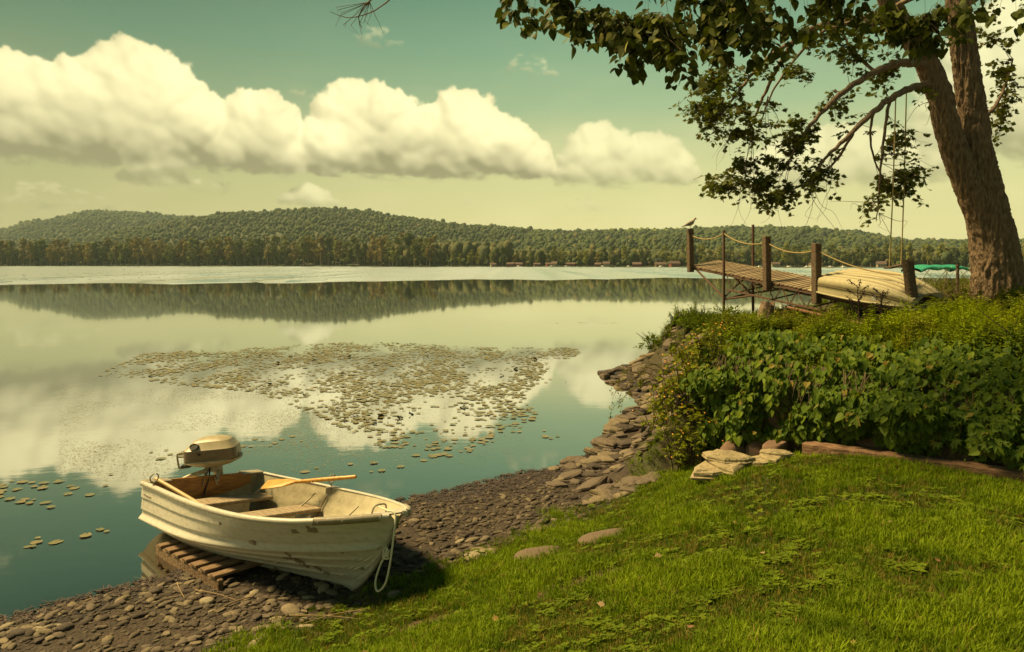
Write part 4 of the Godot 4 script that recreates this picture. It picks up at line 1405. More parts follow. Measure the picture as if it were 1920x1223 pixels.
func build_pontoons() -> void:
	var green := mat("canopy_green", [Color(0.012, 0.20, 0.125), Color(0.02, 0.27, 0.17)], 0.6, Vector3.ONE * 0.7, 0.02, 0.2)
	var teal := mat("canopy_teal", [Color(0.07, 0.26, 0.23), Color(0.10, 0.32, 0.28)], 0.6, Vector3.ONE * 0.7, 0.02, 0.2)
	var white := mat("pontoon_white", [Color(0.55, 0.52, 0.42)], 0.4)
	var alu := mat("pontoon_metal", [Color(0.42, 0.40, 0.34)], 0.35)
	for q in [[Vector3(26.1, 0, -45.0), green, "pontoon boat with a bright green canvas canopy moored behind the maple", 2.86, 3.1], [Vector3(27.2, 0, -52.5), teal, "pontoon boat with a low teal cover moored beyond the overturned boat", 2.32, 2.5]]:
		var o := thing("pontoon_boat", q[2], "boat", q[0], 0.0, "pontoon boats moored off the bank")
		for side in [-0.75, 0.75]:
			put(tubem([Vector3(-2.6, 0.15, side), Vector3(-2.2, 0.15, side), Vector3(2.1, 0.15, side), Vector3(2.7, 0.3, side)], [0.05, 0.32, 0.32, 0.04], 12), "float_tube", alu, o)
		put(boxm(Vector3(4.9, 0.10, 2.2), 0.02), "deck", white, o, Transform3D(Basis(), Vector3(0, 0.52, 0)))
		for side in [-1.05, 1.05]:
			var s := st_new()
			tube(s, [Vector3(-2.3, 0.57, side), Vector3(-2.3, 1.15, side), Vector3(2.3, 1.15, side), Vector3(2.3, 0.57, side)], [0.025], 7)
			for k in 5: tube(s, [Vector3(-1.6 + k * 0.8, 0.57, side), Vector3(-1.6 + k * 0.8, 1.15, side)], [0.02], 6)
			put(fin(s), "railing", alu, o)
			put(boxm(Vector3(4.5, 0.42, 0.02), 0.005), "side_panel", white, o, Transform3D(Basis(), Vector3(0, 0.84, side * 0.985)))
			s = st_new()
			var w: float = q[4] * 0.5
			tube(s, [Vector3(0.0, 1.15, side), Vector3(-w + 0.15, q[3] - 0.22, side)], [0.022], 6)
			tube(s, [Vector3(0.0, 1.15, side), Vector3(w - 0.15, q[3] - 0.22, side)], [0.022], 6)
			tube(s, [Vector3(-0.9, 1.15, side), Vector3(0.35, q[3] - 0.12, side)], [0.02], 6)
			put(fin(s), "canopy_frame", white, o)
		put(boxm(Vector3(0.7, 0.5, 0.6), 0.06), "seat", white, o, Transform3D(Basis(), Vector3(1.4, 0.82, -0.5)))
		put(boxm(Vector3(0.6, 0.75, 0.7), 0.06), "console", white, o, Transform3D(Basis(), Vector3(-0.6, 0.95, 0.3)))
		var rings := []
		var w: float = q[4] * 0.5
		for i in 17:
			var x := lerpf(-w, w, i / 16.0)
			var ring := PackedVector3Array()
			for k in 11:
				var z := lerpf(-1.12, 1.12, k / 10.0)
				var sag := 0.03 * sin(absf(x) * 5.0) + 0.14 * pow(absf(z) / 1.12, 2.0) + 0.13 * pow(absf(x) / w, 3.0)
				ring.append(Vector3(x, q[3] - sag, z))
			ring.append(Vector3(x, q[3] - 0.30 - 0.12 * pow(absf(x) / w, 3.0) + 0.06 * cos(x * 6.0), 1.13))
			for k in 11:
				var z := lerpf(1.10, -1.10, k / 10.0)
				var sag := 0.03 * sin(absf(x) * 5.0) + 0.14 * pow(absf(z) / 1.12, 2.0) + 0.13 * pow(absf(x) / w, 3.0)
				ring.append(Vector3(x, q[3] - sag - 0.03, z))
			ring.append(Vector3(x, q[3] - 0.30 - 0.12 * pow(absf(x) / w, 3.0) + 0.06 * cos(x * 6.0), -1.13))
			ring.reverse()
			rings.append(ring)
		var s2 := st_new()
		loft(s2, rings)
		put(fin(s2), "canopy", q[1], o)
# ------------------------------------------------------------------ leaves and clumps
func leaf_shape(outline: Array, fold := 0.12) -> ArrayMesh:
	# outline of the right half from base (0,0) to tip (0,1) as [x, y]; folded along the midrib
	var s := st_new(false)
	for i in outline.size() - 1:
		for side in [1, -1]:
			var a := Vector3(side * outline[i][0], absf(outline[i][0]) * fold - 0.12 * pow(outline[i][1], 2.0), outline[i][1])
			var b := Vector3(side * outline[i + 1][0], absf(outline[i + 1][0]) * fold - 0.12 * pow(outline[i + 1][1], 2.0), outline[i + 1][1])
			var ma := Vector3(0, -0.12 * pow(maxf(outline[i][1], 0.0), 2.0), maxf(outline[i][1], 0.0))
			var mb := Vector3(0, -0.12 * pow(maxf(outline[i + 1][1], 0.0), 2.0), maxf(outline[i + 1][1], 0.0))
			if side == 1:
				if i > 0: tri(s, ma, b, a)
				tri(s, ma, mb, b)
			else:
				if i > 0: tri(s, ma, a, b)
				tri(s, ma, b, mb)
	return fin(s)

func heart_leaf() -> ArrayMesh:
	return leaf_shape([[0.0, 0.0], [0.22, -0.10], [0.42, 0.10], [0.44, 0.32], [0.28, 0.66], [0.0, 1.0]], 0.25)
func lance_leaf() -> ArrayMesh:
	return leaf_shape([[0.0, 0.0], [0.16, 0.25], [0.15, 0.55], [0.0, 1.0]], 0.3)
func maple_leaf() -> ArrayMesh:
	return leaf_shape([[0.0, 0.0], [0.30, 0.02], [0.22, 0.18], [0.58, 0.38], [0.30, 0.48], [0.34, 0.70], [0.14, 0.66], [0.0, 1.0]], 0.18)
func palm_leaf() -> ArrayMesh:
	# five leaflets from one stalk, as a creeper has
	var s := st_new(false)
	var l := lance_leaf()
	for k in 5:
		var a := (k - 2) * 0.75
		var z := 1.0 - 0.13 * absi(k - 2)
		s.append_from(l, 0, Transform3D(Basis(Vector3.UP, a).scaled(Vector3(z, z, z)) * Basis(Vector3.RIGHT, -0.15), Vector3.ZERO))
	return s.commit()

func blade_clump(seed_: int, n: int, h: float, spread: float, w: float, lean := 0.5) -> ArrayMesh:
	var r := RandomNumberGenerator.new(); r.seed = seed_
	var s := st_new(false)
	for i in n:
		var a := r.randf() * TAU
		var p := Vector3(r.randf_range(-1, 1), 0, r.randf_range(-1, 1)) * spread
		var d := Vector3(cos(a), 0, sin(a))
		var x := Vector3(-d.z, 0, d.x) * w * r.randf_range(0.6, 1.2)
		var hh := h * r.randf_range(0.5, 1.1)
		var le := lean * r.randf_range(0.1, 1.0)
		var m := p + Vector3(0, hh * 0.6, 0) + d * hh * le * 0.3
		var t := p + Vector3(0, hh * (1.0 - le * 0.25), 0) + d * hh * le
		var tone := r.randf_range(0.7, 1.2)
		s.set_color(Color(tone, tone, tone))
		quad(s, p - x, p + x, m + x * 0.75, m - x * 0.75)
		tri(s, m - x * 0.75, m + x * 0.75, t)
	return fin(s)

func herb_clump(seed_: int, stems: int, h: float, leaf: Mesh, size: float, per: int, spread: float) -> ArrayMesh:
	var r := RandomNumberGenerator.new(); r.seed = seed_
	var s := st_new(false)
	for i in stems:
		var base := Vector3(r.randf_range(-1, 1), 0, r.randf_range(-1, 1)) * spread * 0.5
		var top := base + Vector3(r.randf_range(-1, 1) * spread, h * r.randf_range(0.6, 1.1), r.randf_range(-1, 1) * spread)
		s.set_color(Color(0.8, 0.7, 0.6))
		tube(s, [base, base.lerp(top, 0.55) + Vector3(0, 0.03, 0), top], [0.004, 0.003, 0.0015], 3, false)
		for k in per:
			var f := lerpf(0.15, 1.0, (k + r.randf()) / per)
			var a := k * 2.4 + r.randf()
			var d := Vector3(cos(a), r.randf_range(-0.15, 0.5), sin(a)).normalized()
			var y := (Vector3.UP - d * d.y).normalized()
			var z := size * r.randf_range(0.6, 1.2) * lerpf(1.1, 0.6, f)
			var tone := r.randf_range(0.7, 1.2)
			_leaf(s, leaf, Transform3D(Basis(y.cross(d), y, d).scaled(Vector3(z, z, z)), base.lerp(top, f)), Color(tone, tone, tone))
	return fin(s)

func _leaf(s: SurfaceTool, leaf: Mesh, t: Transform3D, c: Color) -> void:
	var arr := leaf.surface_get_arrays(0)
	var v: PackedVector3Array = arr[Mesh.ARRAY_VERTEX]
	var ix: PackedInt32Array = arr[Mesh.ARRAY_INDEX]
	s.set_color(c)
	s.set_smooth_group(-1)
	for k in ix: s.add_vertex(t * v[k])

func face(d: Vector3, n: Vector3, size: float, at: Vector3) -> Transform3D:
	# leaf whose tip points along d and whose upper face looks along n
	var z := d.normalized()
	var y := (n - z * n.dot(z))
	if y.length() < 0.01: y = z.cross(Vector3.RIGHT)
	y = y.normalized()
	return Transform3D(Basis(y.cross(z) * size, y * size, z * size), at)

func rv() -> Vector3:
	return Vector3(rng.randfn(), rng.randfn(), rng.randfn())

# ------------------------------------------------------------------ trees
func bark_tube(pts: Array, rad: Array, sides: int, per_m: float, amp: float, flare := 0.0) -> ArrayMesh:
	var total := 0.0
	for i in pts.size() - 1: total += pts[i].distance_to(pts[i + 1])
	var n := int(total * per_m)
	var c := curve(pts, n)
	var s := st_new()
	var x := Vector3.ZERO
	var rings := []
	var nz := FastNoiseLite.new(); nz.seed = 9; nz.frequency = 1.0; nz.fractal_octaves = 3
	for i in c.size():
		var t: Vector3 = (c[mini(i + 1, n)] - c[maxi(i - 1, 0)]).normalized()
		if x == Vector3.ZERO: x = t.cross(Vector3.FORWARD).normalized()
		x = (x - t * x.dot(t)).normalized()
		var y := t.cross(x)
		var u := float(i) / n * (rad.size() - 1)
		var k := mini(int(u), rad.size() - 2)
		var r: float = lerpf(rad[k], rad[k + 1], u - k)
		var ring := PackedVector3Array()
		for j in sides:
			var a := TAU * j / sides
			var d := x * cos(a) + y * sin(a)
			var p: Vector3 = c[i] + d * r
			var rid := 1.0 - minf(absf(nz.get_noise_3d(p.x * 6.0, p.y * 0.9, p.z * 6.0)) * 5.0, 1.6)
			var fine := nz.get_noise_3d(p.x * 22.0, p.y * 6.0, p.z * 22.0)
			var f := flare * exp(-float(i) / n * total * 1.7) * (0.55 + 0.45 * sin(a * 5.0 + 1.0))
			ring.append(p + d * (rid * amp + fine * amp * 0.45 + f))
		rings.append(ring)
	loft(s, rings, true, false, true)
	return fin(s)

var limbs := []      # [point, radius] along the limbs, where twigs may start
func limb(pts: Array, rad: Array, m: Material, o: Node3D, called := "branch") -> void:
	var c := curve(pts, pts.size() * 7)
	var rr_ := []
	for i in c.size():
		var u := float(i) / (c.size() - 1) * (rad.size() - 1)
		var k := mini(int(u), rad.size() - 2)
		rr_.append(lerpf(rad[k], rad[k + 1], u - k) * (1.0 + 0.10 * sin(i * 1.9) * sin(i * 0.7)))
		c[i] += Vector3(sin(i * 1.3), cos(i * 1.7), sin(i * 0.9)) * rr_[i] * 0.22
		limbs.append([c[i], rr_[i]])
	put(tubem(c, rr_, 10), called, m, o, o.transform.affine_inverse())

func tree_p(px: float, py: float, d: float) -> Vector3:
	return V((px - 960.0) / F * d, EYE - (py - 495.0) / F * d, d)

func grow_twigs(blobs: Array, s: SurfaceTool, xf: Array, leaf_size: float, per: int, droop: float, thick: float) -> void:
	# blobs: [centre, radii, number of twigs]
	for b in blobs:
		for i in b[2]:
			var e: Vector3 = b[0] + Vector3(rng.randfn(), rng.randfn(), rng.randfn()) * b[1] * 0.55
			var best := 1e9
			var from := Vector3.ZERO
			for k in range(0, limbs.size(), 2):
				var q: Vector3 = limbs[k][0]
				var dist: float = q.distance_to(e) + (0.6 if limbs[k][1] > 0.12 else 0.0) + rng.randf() * 0.15
				if dist < best:
					best = dist
					from = q
			var mid := from.lerp(e, 0.5) + Vector3(0, 0.10 * best, 0) + rv() * 0.05 * best
			var pts := curve([from, from.lerp(mid, 0.6) + rv() * 0.03 * best, mid, e + Vector3(0, -droop * 0.2, 0)], 9)
			var t0 := clampf(thick * (0.5 + best * 0.5), thick * 0.4, thick * 2.0)
			tube(s, pts, [t0, t0 * 0.9, t0 * 0.8, t0 * 0.7, t0 * 0.6, t0 * 0.5, t0 * 0.4, t0 * 0.35, t0 * 0.3, t0 * 0.2], 4, false)
			if rng.randf() < 0.25: limbs.append([pts[6], t0])
			var span := minf(0.55, 0.42 / maxf(best, 0.3))
			for k in per:
				var f := 1.0 - span * pow(rng.randf(), 1.3)
				var u := f * 9.0
				var a := mini(int(u), 8)
				var p: Vector3 = pts[a].lerp(pts[a + 1], u - a)
				var out := rv().normalized()
				out.y = out.y * 0.4 - droop
				var z := leaf_size * rr(0.65, 1.2)
				p += out * z * 0.5
				xf.append(face(out, Vector3(0, 1, 0) + rv() * 0.55, z, p))

func build_maple() -> void:
	var bark := StandardMaterial3D.new()
	bark.resource_name = "maple_bark"
	bark.albedo_texture = noise_tex(0.02, [Color(0.045, 0.027, 0.018), Color(0.11, 0.072, 0.045), Color(0.19, 0.13, 0.082), Color(0.27, 0.20, 0.13)], 71, 5)
	bark.uv1_triplanar = true
	bark.uv1_world_triplanar = true
	bark.uv1_scale = Vector3(2.0, 0.45, 2.0)
	bark.roughness = 0.95
	bark.normal_enabled = true
	bark.normal_texture = bump_tex(0.03, 8.0, 72, 5)
	bark.normal_scale = 1.4
	M.bark = bark
	var o := thing("maple_tree", "large old maple with two leaning trunks on the grassy bank", "tree", V(9.42, 2.1, 14.0))
	var inv := o.transform.affine_inverse()
	limbs.clear()
	var d := 14.0
	var t1 := [tree_p(1874, 590, d), tree_p(1870, 520, d), tree_p(1862, 450, d), tree_p(1848, 380, d), tree_p(1834, 300, d), tree_p(1822, 200, d), tree_p(1808, 95, d), tree_p(1796, 0, d), tree_p(1780, -130, d + 0.1), tree_p(1770, -300, d + 0.3), tree_p(1790, -470, d + 0.5)]
	put(bark_tube(t1, [0.44, 0.41, 0.38, 0.335, 0.275, 0.225, 0.205, 0.19, 0.16, 0.12, 0.06], 120, 26.0, 0.034, 0.16), "trunk", bark, o, inv)
	var t2 := [tree_p(1858, 460, d - 0.05), tree_p(1830, 380, d - 0.08), tree_p(1800, 310, d - 0.1), tree_p(1776, 235, d - 0.15), tree_p(1758, 165, d - 0.2), tree_p(1726, 98, d - 0.25), tree_p(1684, 32, d - 0.3), tree_p(1650, -30, d - 0.35), tree_p(1600, -130, d - 0.5), tree_p(1560, -260, d - 0.6)]
	put(bark_tube(t2, [0.22, 0.25, 0.23, 0.215, 0.205, 0.185, 0.165, 0.15, 0.11, 0.05], 96, 24.0, 0.026), "trunk", bark, o, inv)
	# burl where the trunks part
	limb([tree_p(1684, 36, 13.7), tree_p(1640, 42, 13.6), tree_p(1570, 44, 13.5), tree_p(1520, 56, 13.4), tree_p(1488, 78, 13.3)], [0.10, 0.075, 0.065, 0.055, 0.05], bark, o)
	limb([tree_p(1488, 78, 13.3), tree_p(1450, 100, 13.2), tree_p(1410, 140, 13.1), tree_p(1375, 185, 13.0), tree_p(1345, 225, 13.0)], [0.045, 0.035, 0.028, 0.02, 0.012], bark, o)
	limb([tree_p(1488, 78, 13.3), tree_p(1462, 120, 13.4), tree_p(1432, 180, 13.4), tree_p(1418, 215, 13.5), tree_p(1400, 260, 13.5)], [0.042, 0.034, 0.026, 0.02, 0.01], bark, o)
	limb([tree_p(1560, 46, 13.5), tree_p(1500, 100, 13.9), tree_p(1450, 170, 14.1), tree_p(1425, 235, 14.2)], [0.03, 0.025, 0.018, 0.01], bark, o)
	limb([tree_p(1735, 120, 13.7), tree_p(1690, 118, 13.5), tree_p(1640, 135, 13.3), tree_p(1585, 170, 13.1), tree_p(1540, 212, 13.0), tree_p(1505, 255, 12.9), tree_p(1480, 300, 12.9)], [0.09, 0.068, 0.058, 0.05, 0.04, 0.025, 0.012], bark, o)
	limb([tree_p(1750, 158, 13.8), tree_p(1712, 164, 13.5), tree_p(1670, 185, 13.2), tree_p(1625, 222, 13.0), tree_p(1578, 268, 12.8), tree_p(1545, 300, 12.7), tree_p(1520, 345, 12.7)], [0.085, 0.065, 0.058, 0.048, 0.036, 0.024, 0.012], bark, o)
	limb([tree_p(1668, 188, 13.2), tree_p(1660, 240, 13.2), tree_p(1652, 310, 13.1), tree_p(1648, 370, 13.1), tree_p(1643, 415, 13.1)], [0.032, 0.026, 0.02, 0.014, 0.006], bark, o)
	limb([tree_p(1640, 205, 13.1), tree_p(1632, 250, 13.3), tree_p(1640, 300, 13.5), tree_p(1665, 345, 13.6), tree_p(1700, 360, 13.7)], [0.026, 0.02, 0.016, 0.012, 0.006], bark, o)
	limb([tree_p(1600, 250, 12.9), tree_p(1560, 310, 13.0), tree_p(1500, 350, 13.0), tree_p(1440, 365, 13.0), tree_p(1380, 355, 12.9)], [0.026, 0.02, 0.015, 0.010, 0.006], bark, o)
	limb([tree_p(1640, 135, 13.3), tree_p(1600, 95, 13.8), tree_p(1580, 60, 14.2), tree_p(1570, 20, 14.5)], [0.035, 0.028, 0.02, 0.012], bark, o)
	limb([tree_p(1826, 230, 14.0), tree_p(1862, 205, 14.3), tree_p(1885, 160, 14.6), tree_p(1900, 110, 14.8)], [0.05, 0.035, 0.024, 0.012], bark, o)
	limb([tree_p(1800, 20, 14.0), tree_p(1850, -30, 14.2), tree_p(1930, -90, 14.4), tree_p(2050, -140, 14.6)], [0.12, 0.09, 0.06, 0.03], bark, o)
	limb([tree_p(1785, -110, 14.0), tree_p(1700, -200, 13.6), tree_p(1560, -280, 13.2), tree_p(1420, -300, 13.0)], [0.10, 0.07, 0.05, 0.02], bark, o)
	limb([tree_p(1772, -280, 14.3), tree_p(1860, -380, 14.6), tree_p(1980, -430, 15.0)], [0.09, 0.06, 0.02], bark, o)
	limb([tree_p(1790, -60, 14.0), tree_p(1830, -130, 15.2), tree_p(1880, -180, 16.6), tree_p(1900, -200, 17.6)], [0.11, 0.08, 0.05, 0.02], bark, o)
	# a bare twig on the trunk, dead ends low down
	var bl := []
	for q in [[1330, 150, 42, 38, 17], [1305, 205, 34, 32, 13], [1365, 248, 44, 24, 12], [1350, 195, 40, 30, 8], [1440, 232, 60, 34, 18], [1500, 275, 66, 30, 17], [1415, 335, 62, 28, 22], [1345, 348, 32, 24, 9], [1455, 372, 50, 20, 13], [1540, 330, 44, 28, 10], [1395, 300, 50, 24, 8], [1500, 135, 40, 26, 6], [1585, 95, 44, 40, 12], [1640, 60, 50, 34, 10], [1650, 150, 38, 34, 9], [1560, 205, 40, 34, 7], [1690, 270, 36, 30, 10], [1712, 320, 26, 28, 8], [1665, 352, 36, 22, 9], [1700, 362, 22, 16, 5], [1640, 385, 20, 20, 4], [1880, 135, 24, 34, 9], [1890, 190, 18, 34, 8], [1868, 245, 20, 22, 6], [1735, 60, 46, 40, 9], [1850, 60, 36, 36, 6], [1545, 60, 50, 40, 10], [1420, 150, 40, 40, 6], [1745, 190, 14, 20, 2]]:
		bl.append([tree_p(q[0], q[1], rr(12.9, 13.9) if q[0] < 1800 else 14.8), Vector3(q[2], q[3], 45) * 0.0098, int(q[4] * 2.3)])
	for q in [[1420, -300, 300, 90, 60], [1700, -220, 260, 120, 70], [2020, -160, 220, 130, 60], [1850, -420, 300, 110, 70], [1600, -430, 240, 90, 50], [1900, -200, 160, 120, 40], [1640, -90, 170, 50, 26], [1950, -60, 120, 70, 24]]:
		bl.append([tree_p(q[0], q[1], rr(13.0, 15.6)), Vector3(q[2], q[3], 220) * 0.0102, q[4]])
	var s := st_new()
	var xf := []
	grow_twigs(bl, s, xf, 0.098, 12, 0.25, 0.0075)
	# bare dead twigs hanging in the open
	for q in [[1410, 250, 1385, 420], [1480, 300, 1450, 395], [1520, 340, 1540, 420], [1640, 380, 1600, 415], [1648, 400, 1645, 425], [1380, 220, 1330, 300], [1440, 180, 1450, 330], [1560, 290, 1500, 410], [1640, 300, 1690, 350], [1745, 190, 1730, 225]]:
		var a := tree_p(q[0], q[1], 13.1)
		var b := tree_p(q[2], q[3], 13.0)
		for k in 4:
			var e := b + rv() * 0.22
			tube(s, curve([a, a.lerp(e, 0.4) + rv() * 0.06, a.lerp(e, 0.75) + rv() * 0.08, e], 10), [0.006, 0.0055, 0.005, 0.0045, 0.004, 0.0035, 0.003, 0.003, 0.002, 0.002, 0.0015], 4, false)
	var tw := put(fin(s), "twigs", bark, o, inv)
	tw.set_meta("kind", "stuff")
	var col := []
	for k in xf.size():
		col.append(Color(0.060, 0.078, 0.014).lerp(Color(0.12, 0.135, 0.018), rng.randf()) if rng.randf() > 0.04 else Color(0.16, 0.12, 0.02))
		xf[k] = inv * xf[k]
	many(maple_leaf(), M.leaf, xf, col, "leaves", o)
	print("maple leaves ", xf.size())
	# rope swing on the lowest limb
	var rope := mat("swing_rope", [Color(0.42, 0.30, 0.12), Color(0.50, 0.37, 0.17)], 0.9)
	var a0 := tree_p(1700, 172, 13.45)
	var a1 := tree_p(1680, 182, 13.25)
	var b0 := tree_p(1690, 497, 13.45)
	var b1 := tree_p(1668, 502, 13.25)
	var sw := thing("rope_swing", "rope swing with two long yellow ropes hanging from the maple's lowest limb", "swing", b0)
	var si := sw.transform.affine_inverse()
	put(tubem([a0 + Vector3(0, 0.05, 0), a0.lerp(b0, 0.5) + Vector3(0.01, 0, 0), b0], [0.011], 6), "rope", rope, sw, si)
	put(tubem([a1 + Vector3(0, 0.05, 0), a1.lerp(b1, 0.5) + Vector3(0.012, 0, 0), b1], [0.011], 6), "rope", rope, sw, si)
	put(boxm(Vector3(0.14, 0.03, b0.distance_to(b1) + 0.14), 0.006), "seat", M.post_wood, sw, si * between(b0, b1))

func build_linden() -> void:
	var o := thing("linden_tree", "heart-leaved tree whose leafy limb hangs over the lawn", "tree", V(8.2, 1.9, 4.6))
	var inv := o.transform.affine_inverse()
	limbs.clear()
	put(bark_tube([V(8.2, 1.7, 4.6), V(8.15, 3.2, 4.6), V(8.05, 5.0, 4.7), V(8.1, 7.2, 4.6), V(8.2, 9.6, 4.4)], [0.34, 0.30, 0.27, 0.2, 0.07], 40, 10.0, 0.014, 0.12), "trunk", M.bark, o, inv)
	limb([V(8.06, 5.0, 4.7), V(7.0, 5.75, 5.5), V(5.6, 6.1, 6.3), V(3.9, 6.02, 6.9), V(2.2, 5.82, 7.1), V(0.9, 5.68, 7.2), V(0.0, 5.62, 7.3)], [0.17, 0.14, 0.11, 0.08, 0.055, 0.032, 0.016], M.bark, o)
	limb([V(0.0, 5.62, 7.3), V(-0.7, 5.66, 7.2), V(-1.3, 5.55, 7.2), V(-1.5, 5.36, 7.2), V(-1.48, 5.22, 7.2)], [0.013, 0.011, 0.008, 0.006, 0.003], M.bark, o)
	limb([V(-1.1, 5.6, 7.2), V(-1.35, 5.42, 7.25), V(-1.62, 5.36, 7.3), V(-1.82, 5.42, 7.3)], [0.008, 0.006, 0.004, 0.002], M.bark, o)
	limb([V(3.9, 6.02, 6.9), V(2.9, 6.0, 6.3), V(1.9, 5.85, 5.9), V(0.9, 5.75, 5.8)], [0.055, 0.045, 0.03, 0.012], M.bark, o)
	limb([V(5.6, 6.1, 6.3), V(4.7, 5.95, 7.2), V(4.2, 5.7, 7.8), V(3.6, 5.55, 8.2)], [0.06, 0.045, 0.03, 0.012], M.bark, o)
	limb([V(8.1, 6.2, 4.6), V(8.8, 7.0, 6.0), V(8.6, 7.5, 7.6), V(7.6, 7.6, 8.8)], [0.12, 0.09, 0.06, 0.02], M.bark, o)
	limb([V(8.1, 6.8, 4.6), V(7.2, 7.8, 3.6), V(6.0, 8.4, 2.6)], [0.1, 0.07, 0.02], M.bark, o)
	limb([V(8.15, 7.4, 4.6), V(9.4, 8.4, 4.0), V(10.6, 8.8, 3.6)], [0.09, 0.06, 0.02], M.bark, o)
	var bl := []
	for q in [[955, 12, 14, 18, 3], [990, 22, 20, 20, 4], [1045, 22, 34, 22, 8], [1085, 42, 22, 18, 5], [1130, 38, 38, 28, 10], [1180, 58, 36, 36, 12], [1205, 100, 24, 24, 6], [1250, 60, 40, 42, 16], [1300, 45, 46, 42, 16], [1300, 95, 26, 22, 5], [1350, 50, 46, 40, 15], [1400, 30, 50, 36, 14], [1450, 35, 40, 32, 10], [1510, 22, 40, 24, 7], [1580, 12, 46, 20, 6], [1640, 8, 46, 18, 5], [1700, 30, 36, 30, 9], [1755, 42, 36, 34, 10], [1790, 20, 36, 26, 7], [1850, 4, 30, 14, 3], [1905, 18, 18, 18, 3], [1440, 75, 30, 18, 3]]:
		bl.append([tree_p(q[0], q[1], rr(6.6, 7.7)), Vector3(q[2], q[3], 60) * 0.0051, int(q[4] * 1.25)])
	for q in [[V(2.2, 6.1, 6.9), Vector3(2.2, 0.35, 0.8), 24], [V(4.8, 6.5, 6.6), Vector3(1.4, 0.5, 1.0), 22], [V(1.6, 6.0, 5.9), Vector3(1.0, 0.25, 0.4), 8], [V(8.2, 7.9, 7.8), Vector3(1.4, 0.8, 1.4), 60], [V(6.6, 8.4, 3.0), Vector3(1.4, 0.8, 1.2), 55], [V(10.2, 8.8, 4.0), Vector3(1.3, 0.8, 1.3), 50], [V(8.2, 9.6, 4.6), Vector3(1.6, 0.9, 1.6), 60]]:
		bl.append(q)
	var s := st_new()
	var xf := []
	grow_twigs(bl, s, xf, 0.10, 11, 0.75, 0.006)
	for k in 14:
		# a few leaves on the far bare twig
		var p := V(rr(-1.75, -1.3), rr(5.25, 5.45), 7.2)
		var e := p + Vector3(rr(-0.1, 0.1), rr(-0.16, 0.02), rr(-0.1, 0.1))
		tube(s, [V(-1.4, 5.48, 7.2), p, e], [0.003, 0.0025, 0.001], 4, false)
	put(fin(s), "twigs", M.bark, o, inv).set_meta("kind", "stuff")
	var leaf := heart_leaf()
	var rest := []
	var col := []
	var n := 0
	for k in xf.size():
		var p: Vector3 = xf[k].origin
		var px := 960.0 + F * p.x / -p.z
		var py := 495.0 - F * (p.y - EYE) / -p.z
		var t: Transform3D = inv * xf[k]
		if n < 300 and py > 15.0 and px > 930.0 and px < 1890.0 and k % 4 == 0:
			put(leaf, "leaf", M.leaf_a if n % 5 else M.leaf_b, o, t)
			n += 1
		else:
			rest.append(t)
			col.append(Color(0.034, 0.048, 0.009).lerp(Color(0.075, 0.092, 0.013), rng.randf()))
	many(leaf, M.leaf, rest, col, "leaves", o)
	print("linden leaves ", xf.size(), " parts ", n)

# ------------------------------------------------------------------ wall with creepers, bank plants
func wall_p(u: float) -> Vector2:
	# u metres along the foot of the wall from its corner by the rocks
	var a := bank_poly[0]
	for i in WALL_EDGES:
		var b := bank_poly[i + 1]
		var l := a.distance_to(b)
		if u <= l or i == WALL_EDGES - 1: return a + (b - a) * (u / l)
		u -= l
		a = b
	return a

